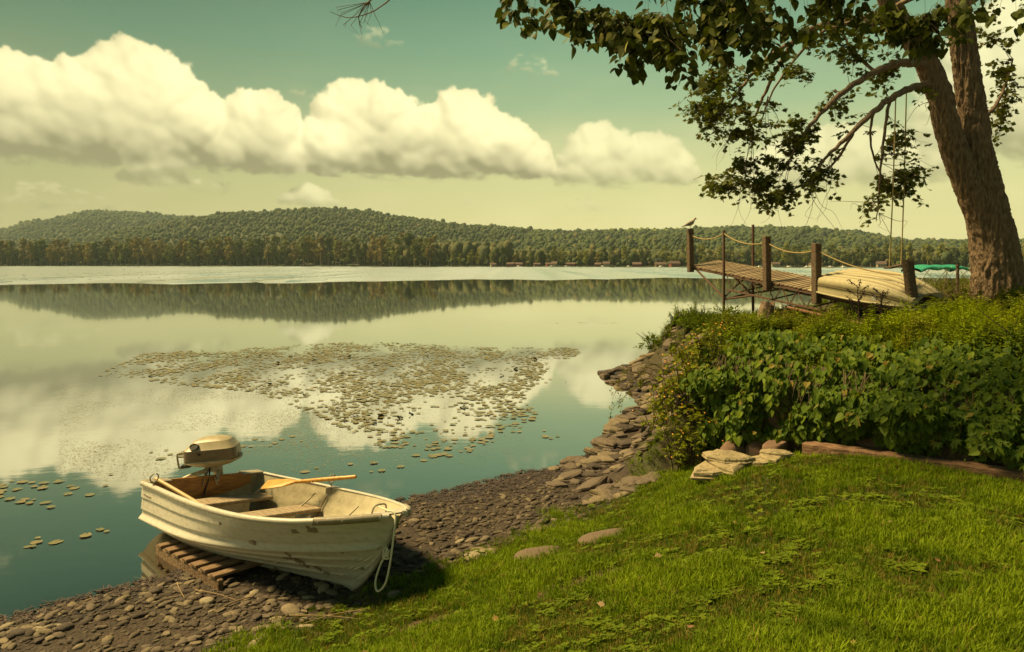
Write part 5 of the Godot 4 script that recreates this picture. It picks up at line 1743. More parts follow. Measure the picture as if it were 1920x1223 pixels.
func build_wall() -> void:
	var conc := mat("aggregate_concrete", [Color(0.05, 0.032, 0.02), Color(0.12, 0.08, 0.05), Color(0.21, 0.15, 0.10)], 0.95, Vector3.ONE * 2.4, 0.06, 1.0)
	var out := Vector2(-0.787, -0.617)
	var o := thing("retaining_wall", "rough aggregate wall holding up the bank behind creepers", "wall", V(3.2, 0.9, 7.7))
	var inv := o.transform.affine_inverse()
	var nz := FastNoiseLite.new(); nz.seed = 4; nz.frequency = 3.0; nz.fractal_octaves = 4
	var rings := []
	for i in 90:
		var u := 0.3 + i * 0.10
		var p := wall_p(u) + out * 0.20
		var g := 2.0
		for k in 3: g = minf(g, gh(p.x + out.x * 0.1 * k, p.y + out.y * 0.1 * k))
		var row := PackedVector3Array()
		for k in 13:
			var y := lerpf(g - 0.25, 1.62, k / 12.0)
			var w := nz.get_noise_2d(u, y) * 0.05
			row.append(V(p.x + out.x * w, y, p.y + out.y * w))
		row.append(V(p.x - out.x * 0.30, 1.63, p.y - out.y * 0.30))
		rings.append(row)
	var s := st_new()
	loft(s, rings, false, false, false)
	put(fin(s), "face", conc, o, inv)
	# timber beam at its foot
	var wood := mat("beam_wood", [Color(0.075, 0.038, 0.022), Color(0.16, 0.088, 0.05), Color(0.24, 0.145, 0.085)], 0.9, Vector3(1.2, 5, 5), 0.02, 0.6)
	var a2 := wall_p(1.35) + out * 0.46
	var b2 := wall_p(5.2) + out * 0.46
	var a := V(a2.x, gh(a2.x, a2.y) + 0.075, a2.y)
	var b := V(b2.x, gh(b2.x, b2.y) + 0.075, b2.y)
	var lift := 0.0
	for i in 31:
		var q := a.lerp(b, i / 30.0)
		lift = maxf(lift, gh(q.x, -q.z) + 0.035 - q.y)
	var up := Vector3(0, lift, 0)
	var bm := thing("timber_beam", "long reddish brown timber lying in the grass along the wall", "beam", a)
	var bt := between(a + up, b + up)
	bm.transform = Transform3D(Basis(bt.basis.z, bt.basis.y, -bt.basis.x), bt.origin)
	var half := a.distance_to(b) * 0.5
	var bs := st_new(false)
	var br := []
	for i in 41:
		var x := lerpf(-half, half, i / 40.0)
		var ring := PackedVector3Array()
		for q in [[-0.085, -0.09], [0.085, -0.09], [0.087, 0.045], [0.078, 0.056], [0.012, 0.060], [0.004, 0.050], [-0.004, 0.060], [-0.076, 0.057], [-0.087, 0.046]]:
			ring.append(Vector3(x, q[1] + 0.007 * nz.get_noise_2d(i * 0.21, q[0] * 9.0), q[0] + 0.006 * nz.get_noise_2d(i * 0.2 + 40.0, q[1] * 9.0)))
		ring.reverse()
		br.append(ring)
	loft(bs, br, true, true, true, false)
	put(fin(bs), "beam", wood, bm)

func build_creepers() -> void:
	var out := Vector3(-0.787, 0, 0.617)
	var along := Vector3(0.617, 0, 0.787)
	var heart := heart_leaf()
	var palm := palm_leaf()
	var lance := lance_leaf()
	var o := thing("creeper_vine", "dense curtain of heart-shaped creeper leaves hanging over the wall's corner", "vine", V(2.9, 1.0, 8.0))
	var o2 := thing("creeper_vine", "dark five-fingered creeper hanging over the wall above the timber", "vine", V(4.2, 1.0, 6.3))
	for which in 2:
		var ob: Node3D = [o, o2][which]
		var inv := ob.transform.affine_inverse()
		var xf := []
		var col := []
		var parts := 0
		var tries := 8200 if which == 0 else 6800
		var stems := st_new()
		for i in tries:
			var u := rr(-0.35, 2.6) if which == 0 else rr(1.9, 6.4)
			var v := pow(rng.randf(), 0.8)
			var p2 := wall_p(maxf(u, 0.0)) + Vector2(-0.05 if u < 0.0 else 0.0, -u if u < 0.0 else 0.0)
			var g := gh(p2.x - 0.35, p2.y - 0.28)
			var hang: float = 0.10 + 0.42 * clampf(0.5 + n1.get_noise_2d(u * 30.0, 3.0), 0.0, 1.0) if which == 0 else 0.2 + 0.55 * clampf(0.5 + 1.2 * n1.get_noise_2d(u * 26.0, 9.0) + 0.12 * (u - 3.5), 0.0, 1.0)
			var y := lerpf(lerpf(g, 1.75, hang * 0.55), 1.86 + 0.42 * n1.get_noise_2d(u * 22.0, 1.0) + 0.22 * n1.get_noise_2d(u * 60.0, 5.0) + (0.05 * maxf(u - 2.0, 0.0) if which == 1 else 0.0), v)
			var bulge := 0.14 + 0.34 * sin(PI * clampf((y - g) / (2.0 - g), 0.0, 1.0)) * clampf(0.85 + 1.5 * n1.get_noise_2d(u * 24.0, y * 24.0) + 0.6 * n1.get_noise_2d(u * 70.0, y * 70.0), 0.15, 1.7)
			if rng.randf() < 0.03: bulge += rr(0.05, 0.22)
			var depth := bulge * (0.55 + 0.45 * sqrt(rng.randf()))
			if y > 1.6:
				depth -= rr(0.0, 1.0 + 1.3 * clampf(0.2 + 1.8 * n1.get_noise_2d(u * 18.0, 77.0), 0.0, 1.0)) * smoothstep(1.6, 1.75, y)
				if depth < -0.1: y = gh(p2.x - out.x * -depth, p2.y + out.z * -depth) + rr(0.05, 0.34)
			var p := V(p2.x, y, p2.y) + out * depth
			var dirn := (out * rr(0.1, 0.7) + along * rr(-0.6, 0.6) + Vector3(0, rr(-1.1, -0.25), 0)).normalized()
			var n := (out * 0.75 + Vector3(0, 0.75, 0) + rv() * 0.5).normalized()
			var z := (rr(0.035, 0.095) if which == 0 else rr(0.04, 0.095)) * (1.4 if rng.randf() < 0.15 else 1.0)
			var t := inv * face(dirn, n, z, p)
			var use_palm := which == 1 and rng.randf() < 0.6
			var front := depth > bulge * 0.9
			if parts < 300 and front and not use_palm and rng.randf() < 0.5 and p.x / -p.z < 0.72:
				put(heart, "leaf", M.vine_a if parts % 3 else M.vine_b, ob, t)
				parts += 1
			elif parts < 300 and front and use_palm and rng.randf() < 0.5 and p.x / -p.z < 0.72:
				put(palm, "leaf", M.vine_a if parts % 3 else M.vine_c, ob, t)
				parts += 1
			else:
				xf.append([t, 1 if use_palm else (2 if rng.randf() < 0.22 else 0)])
				col.append(Color(0.19, 0.15, 0.03) if rng.randf() < 0.045 else Color(0.050, 0.090, 0.010).lerp(Color(0.17, 0.225, 0.016), rng.randf() * rng.randf()))
		for kind in 3:
			var a := []
			var c := []
			for k in xf.size():
				if xf[k][1] == kind:
					a.append(xf[k][0]); c.append(col[k])
			if a.size() > 0: many([heart, palm, lance][kind], M.leaf, a, c, "leaves", ob)
		for k in 60:
			var u := rr(0.0, 2.6) if which == 0 else rr(2.0, 6.2)
			var p2 := wall_p(u)
			var pts := []
			var q := V(p2.x, 1.8, p2.y)
			for j in 8:
				pts.append(q + out * (0.12 + 0.22 * sin(j * 0.5)))
				q += Vector3(0, -0.12, 0) + along * rr(-0.07, 0.07)
			tube(stems, pts, [0.007, 0.006, 0.006, 0.005, 0.005, 0.004, 0.003, 0.002], 4, false)
		put(fin(stems), "stems", M.stem, ob, inv).set_meta("kind", "stuff")

func in_view(x: float, d: float, y: float, margin := 0.10) -> bool:
	return absf(x / d) < 0.70 + margin + 0.6 / d and (EYE - y) / d < 0.531 + margin + 0.3 / d

func up_basis(n: Vector3, turn: float, sc: Vector3) -> Basis:
	var x := n.cross(Vector3.FORWARD).normalized()
	return (Basis(x, n, x.cross(n)) * Basis(Vector3.UP, turn)) * Basis.from_scale(sc)

func build_lawn() -> void:
	var clumps := [blade_clump(1, 8, 0.062, 0.028, 0.0028, 0.7), blade_clump(2, 9, 0.075, 0.035, 0.0026, 0.8), blade_clump(3, 7, 0.10, 0.03, 0.003, 0.7)]
	var xf := [[], [], []]
	var col := [[], [], []]
	var clover := []
	var clover_c := []
	var tried := 0
	while tried < 130000:
		tried += 1
		var d := 2.7 + 8.6 * pow(rng.randf(), 1.45)
		var x := rr(-0.80, 0.82) * d
		var b := gb(x, d)
		if b > -0.12: continue
		var s := gs(x, d)
		var e := lawn_edge(x, d)
		if s < e - 0.10: continue
		var y := gh(x, d)
		if not in_view(x, d, y): continue
		if x > 2.0 and d > 9.3: continue
		var thin := smoothstep(e - 0.10, e + 0.5, s)
		if rng.randf() > 0.25 + 0.75 * thin: continue
		if rng.randf() < bare(x, d) * 1.05: continue
		var patch := clampf(0.48 + 1.7 * n1.get_noise_2d(x * 13.0, d * 13.0), 0.0, 1.0)
		var patch2 := clampf(0.5 + 1.2 * n1.get_noise_2d(x * 60.0 + 90.0, d * 60.0), 0.0, 1.0)
		var n := gn(x, d)
		var c := Color(0.070, 0.125, 0.008).lerp(Color(0.225, 0.305, 0.010), patch * 0.6 + patch2 * 0.4)
		if rng.randf() < 0.04 + 0.30 * smoothstep(0.60, 0.85, 1.0 - patch): c = Color(0.24, 0.19, 0.045)
		if rng.randf() < 0.34 * smoothstep(0.62, 0.9, patch2) + 0.02:
			clover.append(Transform3D(up_basis(n, rr(0, TAU), Vector3.ONE * rr(0.5, 1.0)), V(x, y, d)))
			clover_c.append(Color(0.095, 0.145, 0.010).lerp(Color(0.16, 0.215, 0.012), rng.randf()))
			continue
		var k := rng.randi() % 3
		if k == 2 and rng.randf() < 0.6: k = 0
		var z := rr(0.7, 1.25) * (0.75 + 0.5 * patch)
		xf[k].append(Transform3D(up_basis((n + Vector3(rr(-0.2, 0.2), 1.0, rr(-0.2, 0.2))).normalized(), rr(0, TAU), Vector3(z, z, z)), V(x, y - 0.004, d)))
		col[k].append(c)
	for k in 3:
		tag(many(clumps[k], M.grass, xf[k], col[k], "lawn_grass"), ["short bright green lawn grass on the slope", "fine curling lawn grass on the slope", "longer lawn grass tufts on the slope"][k], "grass", "lawn grass", "stuff")
	# low broad-leaved weeds between the blades
	var cl := st_new(false)
	var r := RandomNumberGenerator.new(); r.seed = 3
	var h := heart_leaf()
	for i in 7:
		var a := i * 2.4
		var d := Vector3(cos(a), r.randf_range(0.15, 0.6), sin(a)).normalized()
		var tone := r.randf_range(0.75, 1.2)
		_leaf(cl, h, face(d, Vector3.UP, 0.03 * r.randf_range(0.6, 1.3), Vector3(cos(a) * 0.022, 0.025 + 0.02 * r.randf(), sin(a) * 0.022)), Color(tone, tone, tone))
	tag(many(fin(cl), M.grass, clover, clover_c, "lawn_weeds"), "low round-leaved weeds growing among the lawn grass", "weeds", "", "stuff")
	print("lawn ", xf[0].size() + xf[1].size() + xf[2].size(), " ", clover.size())
	# single fallen leaves
	var ml := maple_leaf()
	var fl := [mat("fallen_yellow", [Color(0.30, 0.19, 0.05)], 0.8), mat("fallen_tan", [Color(0.26, 0.18, 0.09)], 0.8), mat("fallen_brown", [Color(0.16, 0.08, 0.03)], 0.8)]
	var tone2 := ["yellow", "pale tan", "brown"]
	for q in [[0.55, 4.35, 1], [1.62, 4.75, 1], [1.05, 5.15, 1], [1.7, 5.6, 0], [-0.12, 4.6, 0], [1.55, 3.35, 0], [2.5, 4.3, 2], [0.2, 5.0, 2], [-0.9, 4.5, 2], [3.2, 6.4, 0], [2.6, 5.0, 1], [0.9, 3.7, 2], [2.0, 3.6, 0], [-0.5, 3.9, 2]]:
		var y := gh(q[0], q[1]) + 0.05
		tag(put(ml, "fallen_leaf", fl[q[2]], self, face(Vector3(rr(-1, 1), rr(-0.1, 0.25), rr(-1, 1)), Vector3(rr(-0.3, 0.3), 1, 0.35), rr(0.035, 0.06), V(q[0], y, q[1]))), tone2[q[2]] + " fallen leaf lying on the lawn grass", "leaf", "fallen leaves on the lawn")

func build_bank_plants() -> void:
	var heart := heart_leaf()
	var lance := lance_leaf()
	var kinds := [blade_clump(11, 16, 0.34, 0.09, 0.0045, 0.8), herb_clump(12, 5, 0.34, lance, 0.085, 14, 0.13), herb_clump(13, 5, 0.28, heart, 0.065, 9, 0.14), blade_clump(14, 14, 0.22, 0.07, 0.005, 0.9), herb_clump(15, 4, 0.40, lance, 0.06, 22, 0.09)]
	var xf := [[], [], [], [], []]
	var col := [[], [], [], [], []]
	for i in 26000:
		var d := 6.2 + 14.0 * pow(rng.randf(), 1.25)
		var x := rr(2.0, minf(d * 0.86, 15.0))
		var b := gb(x, d)
		if b < (-1.25 if d > 9.6 else -0.45): continue
		var s := gs(x, d)
		if s < 0.15: continue
		if b < 0.0 and d < 9.0: continue
		if b < -0.05 and rng.randf() < 0.25 + 0.7 * clampf(-b, 0.0, 1.0) + 0.5 * n1.get_noise_2d(x * 30.0, d * 30.0): continue
		if x > 8.4 and x < 10.3 and absf(d - 14.0) < 0.55: continue
		if x > 7.6 and x < 8.8 and absf(d - 12.6) < 0.5: continue
		var y := gh(x, d)
		var patch := clampf(0.5 + 1.3 * n1.get_noise_2d(x * 9.0, d * 9.0), 0.0, 1.0)
		var warm := clampf(0.5 + 1.3 * n1.get_noise_2d(x * 7.0 + 200.0, d * 7.0), 0.0, 1.0)
		var k := 0
		if patch < 0.32: k = 2 if rng.randf() < 0.7 else 1
		elif patch < 0.6: k = [0, 3, 1][rng.randi() % 3]
		else: k = [0, 3, 4, 1][rng.randi() % 4]
		if x < 4.6 and d > 11.0: k = [1, 2, 2, 4][rng.randi() % 4]
		var z := rr(0.45, 1.0) * (0.45 + 1.35 * clampf(0.5 + 1.9 * n1.get_noise_2d(x * 17.0 + 500.0, d * 17.0), 0.0, 1.0))
		if x < 4.4 and d > 10.5: z *= 1.15
		z *= 0.80
		if b > -0.1 and b < 1.1 and d < 11.0: z *= lerpf(0.5, 0.9, clampf(b / 1.1, 0.0, 1.0))
		if d > 12.0 and x > 4.4: z *= 0.72
		if x > 5.0 and x < 7.6 and d > 12.2: z *= 0.62
		if b < -0.02: z *= 0.6
		var c := Color(0.10, 0.155, 0.006).lerp(Color(0.29, 0.36, 0.008), patch * 0.6 + rng.randf() * 0.4)
		if warm > 0.72: c = c.lerp(Color(0.17, 0.15, 0.022), 0.5)
		if k == 2: c = c.lerp(Color(0.035, 0.075, 0.014), 0.5)
		xf[k].append(Transform3D(Basis(Vector3.UP, rr(0, TAU)).scaled(Vector3(z, z * rr(0.8, 1.2), z)), V(x, y - 0.01, d)))
		col[k].append(c)
	var lab := ["tall yellow-green grass on the bank", "leafy green weeds on the bank", "round-leaved ground cover on the bank", "arching grass tufts on the bank", "upright narrow-leaved weeds on the bank"]
	for k in 5:
		tag(many(kinds[k], M.grass, xf[k], col[k], "bank_plants"), lab[k], "plants", "plants on the bank", "stuff")
	print("bank ", xf[0].size() + xf[1].size() + xf[2].size() + xf[3].size() + xf[4].size())
	# bushes one can tell apart along the bank's lake side and by the trees
	var nb := 0
	for q in [[3.55, 18.4, 0.45, 0.7, 0, "round green bush above the outermost rocks of the point"], [4.3, 17.6, 0.45, 0.75, 0, "dense green bush on the lake side of the bank"], [5.1, 17.2, 0.42, 0.75, 0, "leafy bush in front of the gangway's pipe legs"], [3.75, 15.4, 0.42, 0.6, 1, "olive bush overhanging the rocky slope"], [5.9, 15.6, 0.42, 0.75, 1, "shrub growing under the gangway truss"], [2.95, 12.6, 0.40, 0.6, 1, "low reddish olive shrub among the slope's rocks"], [6.5, 14.2, 0.40, 0.7, 0, "low bush beneath the gangway by the overturned boat"], [8.15, 13.3, 0.55, 0.8, 1, "straggly shrub between the leaning post and the maple"], [9.0, 12.9, 0.45, 0.7, 0, "leafy shrub at the maple's foot"], [10.1, 13.2, 0.60, 0.8, 1, "brown-green shrub against the maple's trunk"], [5.3, 7.3, 0.62, 0.85, 0, "dark leafy shrub rising above the creeper at the wall"], [6.1, 8.2, 0.75, 0.9, 0, "large dark shrub on the bank beyond the wall"], [2.85, 10.5, 0.50, 0.6, 1, "leafy shrub at the bank's corner above the stones"]]:
		var o := thing("bank_bush", q[5], "bush", V(q[0], gh(q[0], q[1]), q[1]), rr(0, TAU), "bushes on the bank")
		var s := st_new(false)
		var st2 := st_new()
		for k in int(520 * q[3] * q[3]):
			var n := rv().normalized()
			n.y = absf(n.y) * 0.9 - 0.05
			var lump := 0.75 + 0.35 * n1.get_noise_3d(n.x * 26.0 + nb * 9.0, n.y * 26.0, n.z * 26.0)
			var p := Vector3(n.x * q[3] * 0.75, maxf(n.y * q[2] * 1.05, 0.02), n.z * q[3] * 0.75) * lump * rr(0.6, 1.05)
			var tone := rr(0.65, 1.2)
			_leaf(s, lance if k % 3 else heart, face(n + rv() * 0.5, Vector3.UP + rv() * 0.4, rr(0.05, 0.095), p), Color(tone, tone, tone))
		for k in 16:
			var e := Vector3(rr(-1, 1) * q[3] * 0.6, q[2] * rr(0.5, 1.0), rr(-1, 1) * q[3] * 0.6)
			tube(st2, [Vector3(e.x * 0.1, -0.03, e.z * 0.1), e * Vector3(0.5, 0.6, 0.5), e], [0.008, 0.006, 0.002], 4, false)
		put(fin(s), "foliage", M.bush_a if q[4] == 0 else M.bush_b, o)
		put(fin(st2), "stems", M.stem, o)
		nb += 1
	# jewelweed with orange flowers at the corner of the wall
	var jw := thing("jewelweed", "tall jewelweed with small orange flowers spilling down beside the wall", "flowers", V(2.35, 0.7, 9.6))
	var js := st_new(false)
	var jst := st_new()
	var fl := []
	for k in 150:
		var f := rng.randf()
		var base2 := Vector2(lerpf(1.95, 2.60, rng.randf()), lerpf(8.75, 10.2, rng.randf()))
		var base := V(base2.x, gh(base2.x, base2.y), base2.y)
		var top := base + Vector3(rr(-0.22, 0.12), rr(0.25, 0.80), rr(-0.05, 0.25))
		tube(jst, [base, base.lerp(top, 0.5) + Vector3(0.02, 0.05, 0), top], [0.006, 0.005, 0.002], 4, false)
		for j in 11:
			var p := base.lerp(top, rr(0.25, 1.05))
			var tone := rr(0.7, 1.2)
			var dd := rv(); dd.y *= 0.4
			_leaf(js, lance if j % 2 else heart, face(dd, Vector3.UP + rv() * 0.4, rr(0.05, 0.085), p + dd.normalized() * 0.03), Color(tone, tone, tone))
		if rng.randf() < 0.75: fl.append(top + rv() * 0.05)
	var ji := jw.transform.affine_inverse()
	put(fin(js), "foliage", M.bush_c, jw, ji)
	put(fin(jst), "stems", M.stem, jw, ji)
	var fs := st_new()
	tube(fs, [Vector3(0, 0, 0), Vector3(0.004, -0.004, 0.012), Vector3(0, -0.006, 0.024), Vector3(0, 0.0, 0.03)], [0.002, 0.004, 0.006, 0.008], 7)
	var fm := fin(fs)
	var om := mat("jewelweed_orange", [Color(0.62, 0.26, 0.012)], 0.6)
	for p in fl:
		put(fm, "flower", om, jw, ji * Transform3D(Basis(Vector3.UP, rr(-0.8, 0.4)), p))
	# dried brown dock stalks
	for q in [[5.5, 11.6, 0.85, "tall dried brown weed stalk standing before the gangway"], [6.02, 11.9, 0.72, "second dried brown weed stalk behind the taller one"]]:
		var o := thing("dried_stalk", q[3], "weed", V(q[0], gh(q[0], q[1]), q[1]), 0.0, "dried weed stalks on the bank")
		var s := st_new()
		tube(s, [Vector3(0, -0.05, 0), Vector3(0.01, q[2] * 0.5, 0), Vector3(-0.03, q[2], 0.01)], [0.014, 0.011, 0.005], 6)
		var seeds := []
		for k in 11:
			var y: float = q[2] * (0.35 + 0.06 * k)
			var a := k * 2.3
			var e := Vector3(cos(a) * rr(0.10, 0.24), y + rr(0.08, 0.2), sin(a) * 0.15)
			tube(s, [Vector3(0, y, 0), e * Vector3(0.5, 1, 0.5) - Vector3(0, 0.05, 0), e], [0.006, 0.005, 0.003], 4)
			for j in 26: seeds.append(Vector3(0, y, 0).lerp(e, rr(0.35, 1.05)) + rv() * 0.014)
		put(fin(s), "stem", M.dead, o)
		var ss := st_new(false)
		for p in seeds:
			var u := rv().normalized() * 0.013
			var v := u.cross(rv()).normalized() * 0.010
			tri(ss, p + u, p + v, p - u); tri(ss, p + u, p - u, p - v); tri(ss, p + v, p - v, p + u.cross(v).normalized() * 0.012)
		put(fin(ss), "seed_heads", M.dead, o)
	# tangle of bare brush by the leaning post
	for q in [[7.75, 13.4, 0.75, 1.0, "pale tangle of bare brush beside the leaning post"], [8.6, 14.0, 0.62, 0.8, "bare twiggy brush by the mooring pole"]]:
		var o := thing("dry_brush", q[4], "brush", V(q[0], gh(q[0], q[1]), q[1]), 0.0, "bare brush on the bank")
		var s := st_new()
		for k in 60:
			var e := Vector3(rr(-0.6, 0.6) * q[3], rr(0.25, 1.0) * q[2], rr(-0.4, 0.4))
			var c := curve([Vector3(e.x * 0.3, -0.03, e.z * 0.3), e * 0.55 + rv() * 0.09, e + rv() * 0.07, e + Vector3(rr(-0.2, 0.2), rr(-0.15, 0.1), 0)], 9)
			tube(s, c, [0.005, 0.0045, 0.004, 0.004, 0.0035, 0.003, 0.003, 0.0025, 0.002, 0.0015], 4, false)
		put(fin(s), "twigs", M.dry, o)
		var l := st_new(false)
		for k in 90:
			var p := Vector3(rr(-0.6, 0.6) * q[3], rr(0.05, 0.8) * q[2], rr(-0.4, 0.4))
			_leaf(l, lance, face(rv(), Vector3.UP, rr(0.03, 0.06), p), Color(1, 1, 1))
		put(fin(l), "foliage", M.bush_b, o)
	# thin branch bending out over the water by the rocks
	var ob := thing("overhanging_branch", "thin leafy branch bending out from the rocks over the water", "branch", V(2.75, 0.6, 14.2))
	var oi := ob.transform.affine_inverse()
	var s := st_new()
	var l := st_new(false)
	for k in 9:
		var a := V(2.9, rr(0.55, 1.0), 14.0 + rr(-0.3, 0.5))
		var e := V(rr(1.9, 2.5), rr(0.10, 0.75), 13.6 + rr(-0.3, 0.6))
		var c := curve([a, a.lerp(e, 0.35) + Vector3(0, 0.22, 0), a.lerp(e, 0.75) + Vector3(-0.05, 0.12, 0) + rv() * 0.05, e, e + Vector3(rr(-0.12, 0.05), -rr(0.1, 0.3), 0)], 16)
		tube(s, c, [0.008, 0.008, 0.007, 0.007, 0.006, 0.006, 0.005, 0.005, 0.004, 0.004, 0.003, 0.003, 0.003, 0.002, 0.002, 0.002, 0.001], 4, false)
		for j in 34:
			var p: Vector3 = c[4 + rng.randi() % 13]
			var tone := rr(0.6, 1.2)
			_leaf(l, heart, face(rv() + Vector3(0, -0.4, 0), Vector3.UP + rv() * 0.5, rr(0.022, 0.042), p + rv() * 0.02), Color(tone, tone, tone))
	put(fin(s), "twigs", M.stem, ob, oi)
	put(fin(l), "leaves", M.bush_b, ob, oi)
	# old stump
	var st3 := thing("tree_stump", "dark broken stump among the bank plants below the gangway", "stump", V(5.35, gh(5.35, 15.6), 15.6))
	var rings := []
	for k in 7:
		var ring := PackedVector3Array()
		for j in 16:
			var a := -TAU * j / 16.0
			var rad := (0.15 + 0.02 * sin(j * 2.1)) * (1.2 - 0.05 * k)
			ring.append(Vector3(cos(a) * rad + 0.02 * k, -0.1 + 0.085 * k + (0.06 * sin(j * 1.3) if k == 6 else 0.0), sin(a) * rad))
		rings.append(ring)
	var sp := st_new()
	loft(sp, rings)
	put(fin(sp), "stump", M.bark, st3)

func plant_materials() -> void:
	_plant_materials()
	for k in ["leaf", "grass", "leaf_a", "leaf_b", "vine_a", "vine_b", "vine_c", "bush_a", "bush_b", "bush_c"]:
		M[k].metallic_specular = 0.22

func _plant_materials() -> void:
	tinted("leaf", 0.55, 0.0, 1.0, 0.8)
	tinted("grass", 0.7, 0.0, 1.0, 0.85)
	for q in [["leaf_a", Color(0.042, 0.058, 0.010)], ["leaf_b", Color(0.078, 0.092, 0.014)], ["vine_a", Color(0.075, 0.125, 0.014)], ["vine_b", Color(0.125, 0.175, 0.018)], ["vine_c", Color(0.085, 0.13, 0.02)]]:
		var m := tinted(q[0], 0.5, 0.0, 1.0, 0.6)
		m.albedo_color = lin(q[1])
	for q in [["bush_a", Color(0.12, 0.175, 0.008)], ["bush_b", Color(0.16, 0.155, 0.018)], ["bush_c", Color(0.15, 0.17, 0.010)]]:
		var m := tinted(q[0], 0.65, 0.0, 1.0, 0.8)
		m.albedo_color = lin(q[1])
	mat("stem", [Color(0.07, 0.05, 0.022)], 0.9)
	mat("dead", [Color(0.030, 0.014, 0.010)], 0.9)
	mat("dry", [Color(0.24, 0.17, 0.09)], 0.9)

# ------------------------------------------------------------------ stones, lily pads, drift
func pebble(seed_: int, flat: float, angular: float) -> ArrayMesh:
	var n := FastNoiseLite.new(); n.seed = seed_; n.frequency = 0.9
	var r := RandomNumberGenerator.new(); r.seed = seed_
	var s := st_new()
	var rings := []
	var cuts := []
	for k in 5: cuts.append([Vector3(r.randfn(), r.randfn() * 0.6, r.randfn()).normalized(), r.randf_range(0.62, 0.9)])
	for j in 8:
		var a := PI * j / 7.0
		var ring := PackedVector3Array()
		for i in 11:
			var b := TAU * i / 11.0
			var p := Vector3(sin(a) * cos(b), -cos(a), sin(a) * sin(b))
			p *= 1.0 + 0.28 * n.get_noise_3dv(p * 1.6)
			for c in cuts:
				var over: float = p.dot(c[0]) - c[1]
				if over > 0.0: p -= c[0] * over * angular
			ring.append(p * Vector3(1.0, flat, 0.78))
		rings.append(ring)
	loft(s, rings, true, false, false)
	return fin(s)

func slab(seed_: int) -> ArrayMesh:
	# flat angular slab of layered stone, unit size
	var r := RandomNumberGenerator.new(); r.seed = seed_
	var n := 8 + r.randi() % 3
	var rad := []
	for i in n: rad.append(r.randf_range(0.68, 1.05))
	var s := st_new(false)
	var rings := []
	for q in [[-0.20, 0.72], [-0.17, 0.92], [-0.06, 0.98], [-0.03, 0.90], [0.05, 0.93], [0.10, 0.88], [0.155, 0.72], [0.175, 0.35]]:
		var ring := PackedVector3Array()
		for i in n:
			var a := TAU * i / n
			var k: float = rad[i] * q[1] * r.randf_range(0.96, 1.04)
			ring.append(Vector3(cos(a) * k, q[0] + r.randf_range(-0.02, 0.02) + 0.05 * cos(a), sin(a) * k * 0.62))
		ring.reverse()
		rings.append(ring)
	loft(s, rings, true, true, true, false)
	return fin(s)

func boulder_rings(prof: Array, amp: float, seed_: int, n := 40) -> ArrayMesh:
	# prof: [height, half length, half width]; a weathered block with rounded edges
	var nz := FastNoiseLite.new(); nz.seed = seed_; nz.frequency = 2.2; nz.fractal_octaves = 4
	var rings := []
	for q in prof:
		var ring := oval(q[0], q[1], q[2], 3.2, 0.0, n)
		for i in n:
			var p := ring[i]
			var w := nz.get_noise_3dv(p) * amp
			ring[i] = p + Vector3(p.x, 0, p.z).normalized() * w + Vector3(0, nz.get_noise_3dv(p + Vector3(7, 0, 0)) * amp * 0.5, 0)
		rings.append(ring)
	var s := st_new()
	loft(s, rings)
	return fin(s)

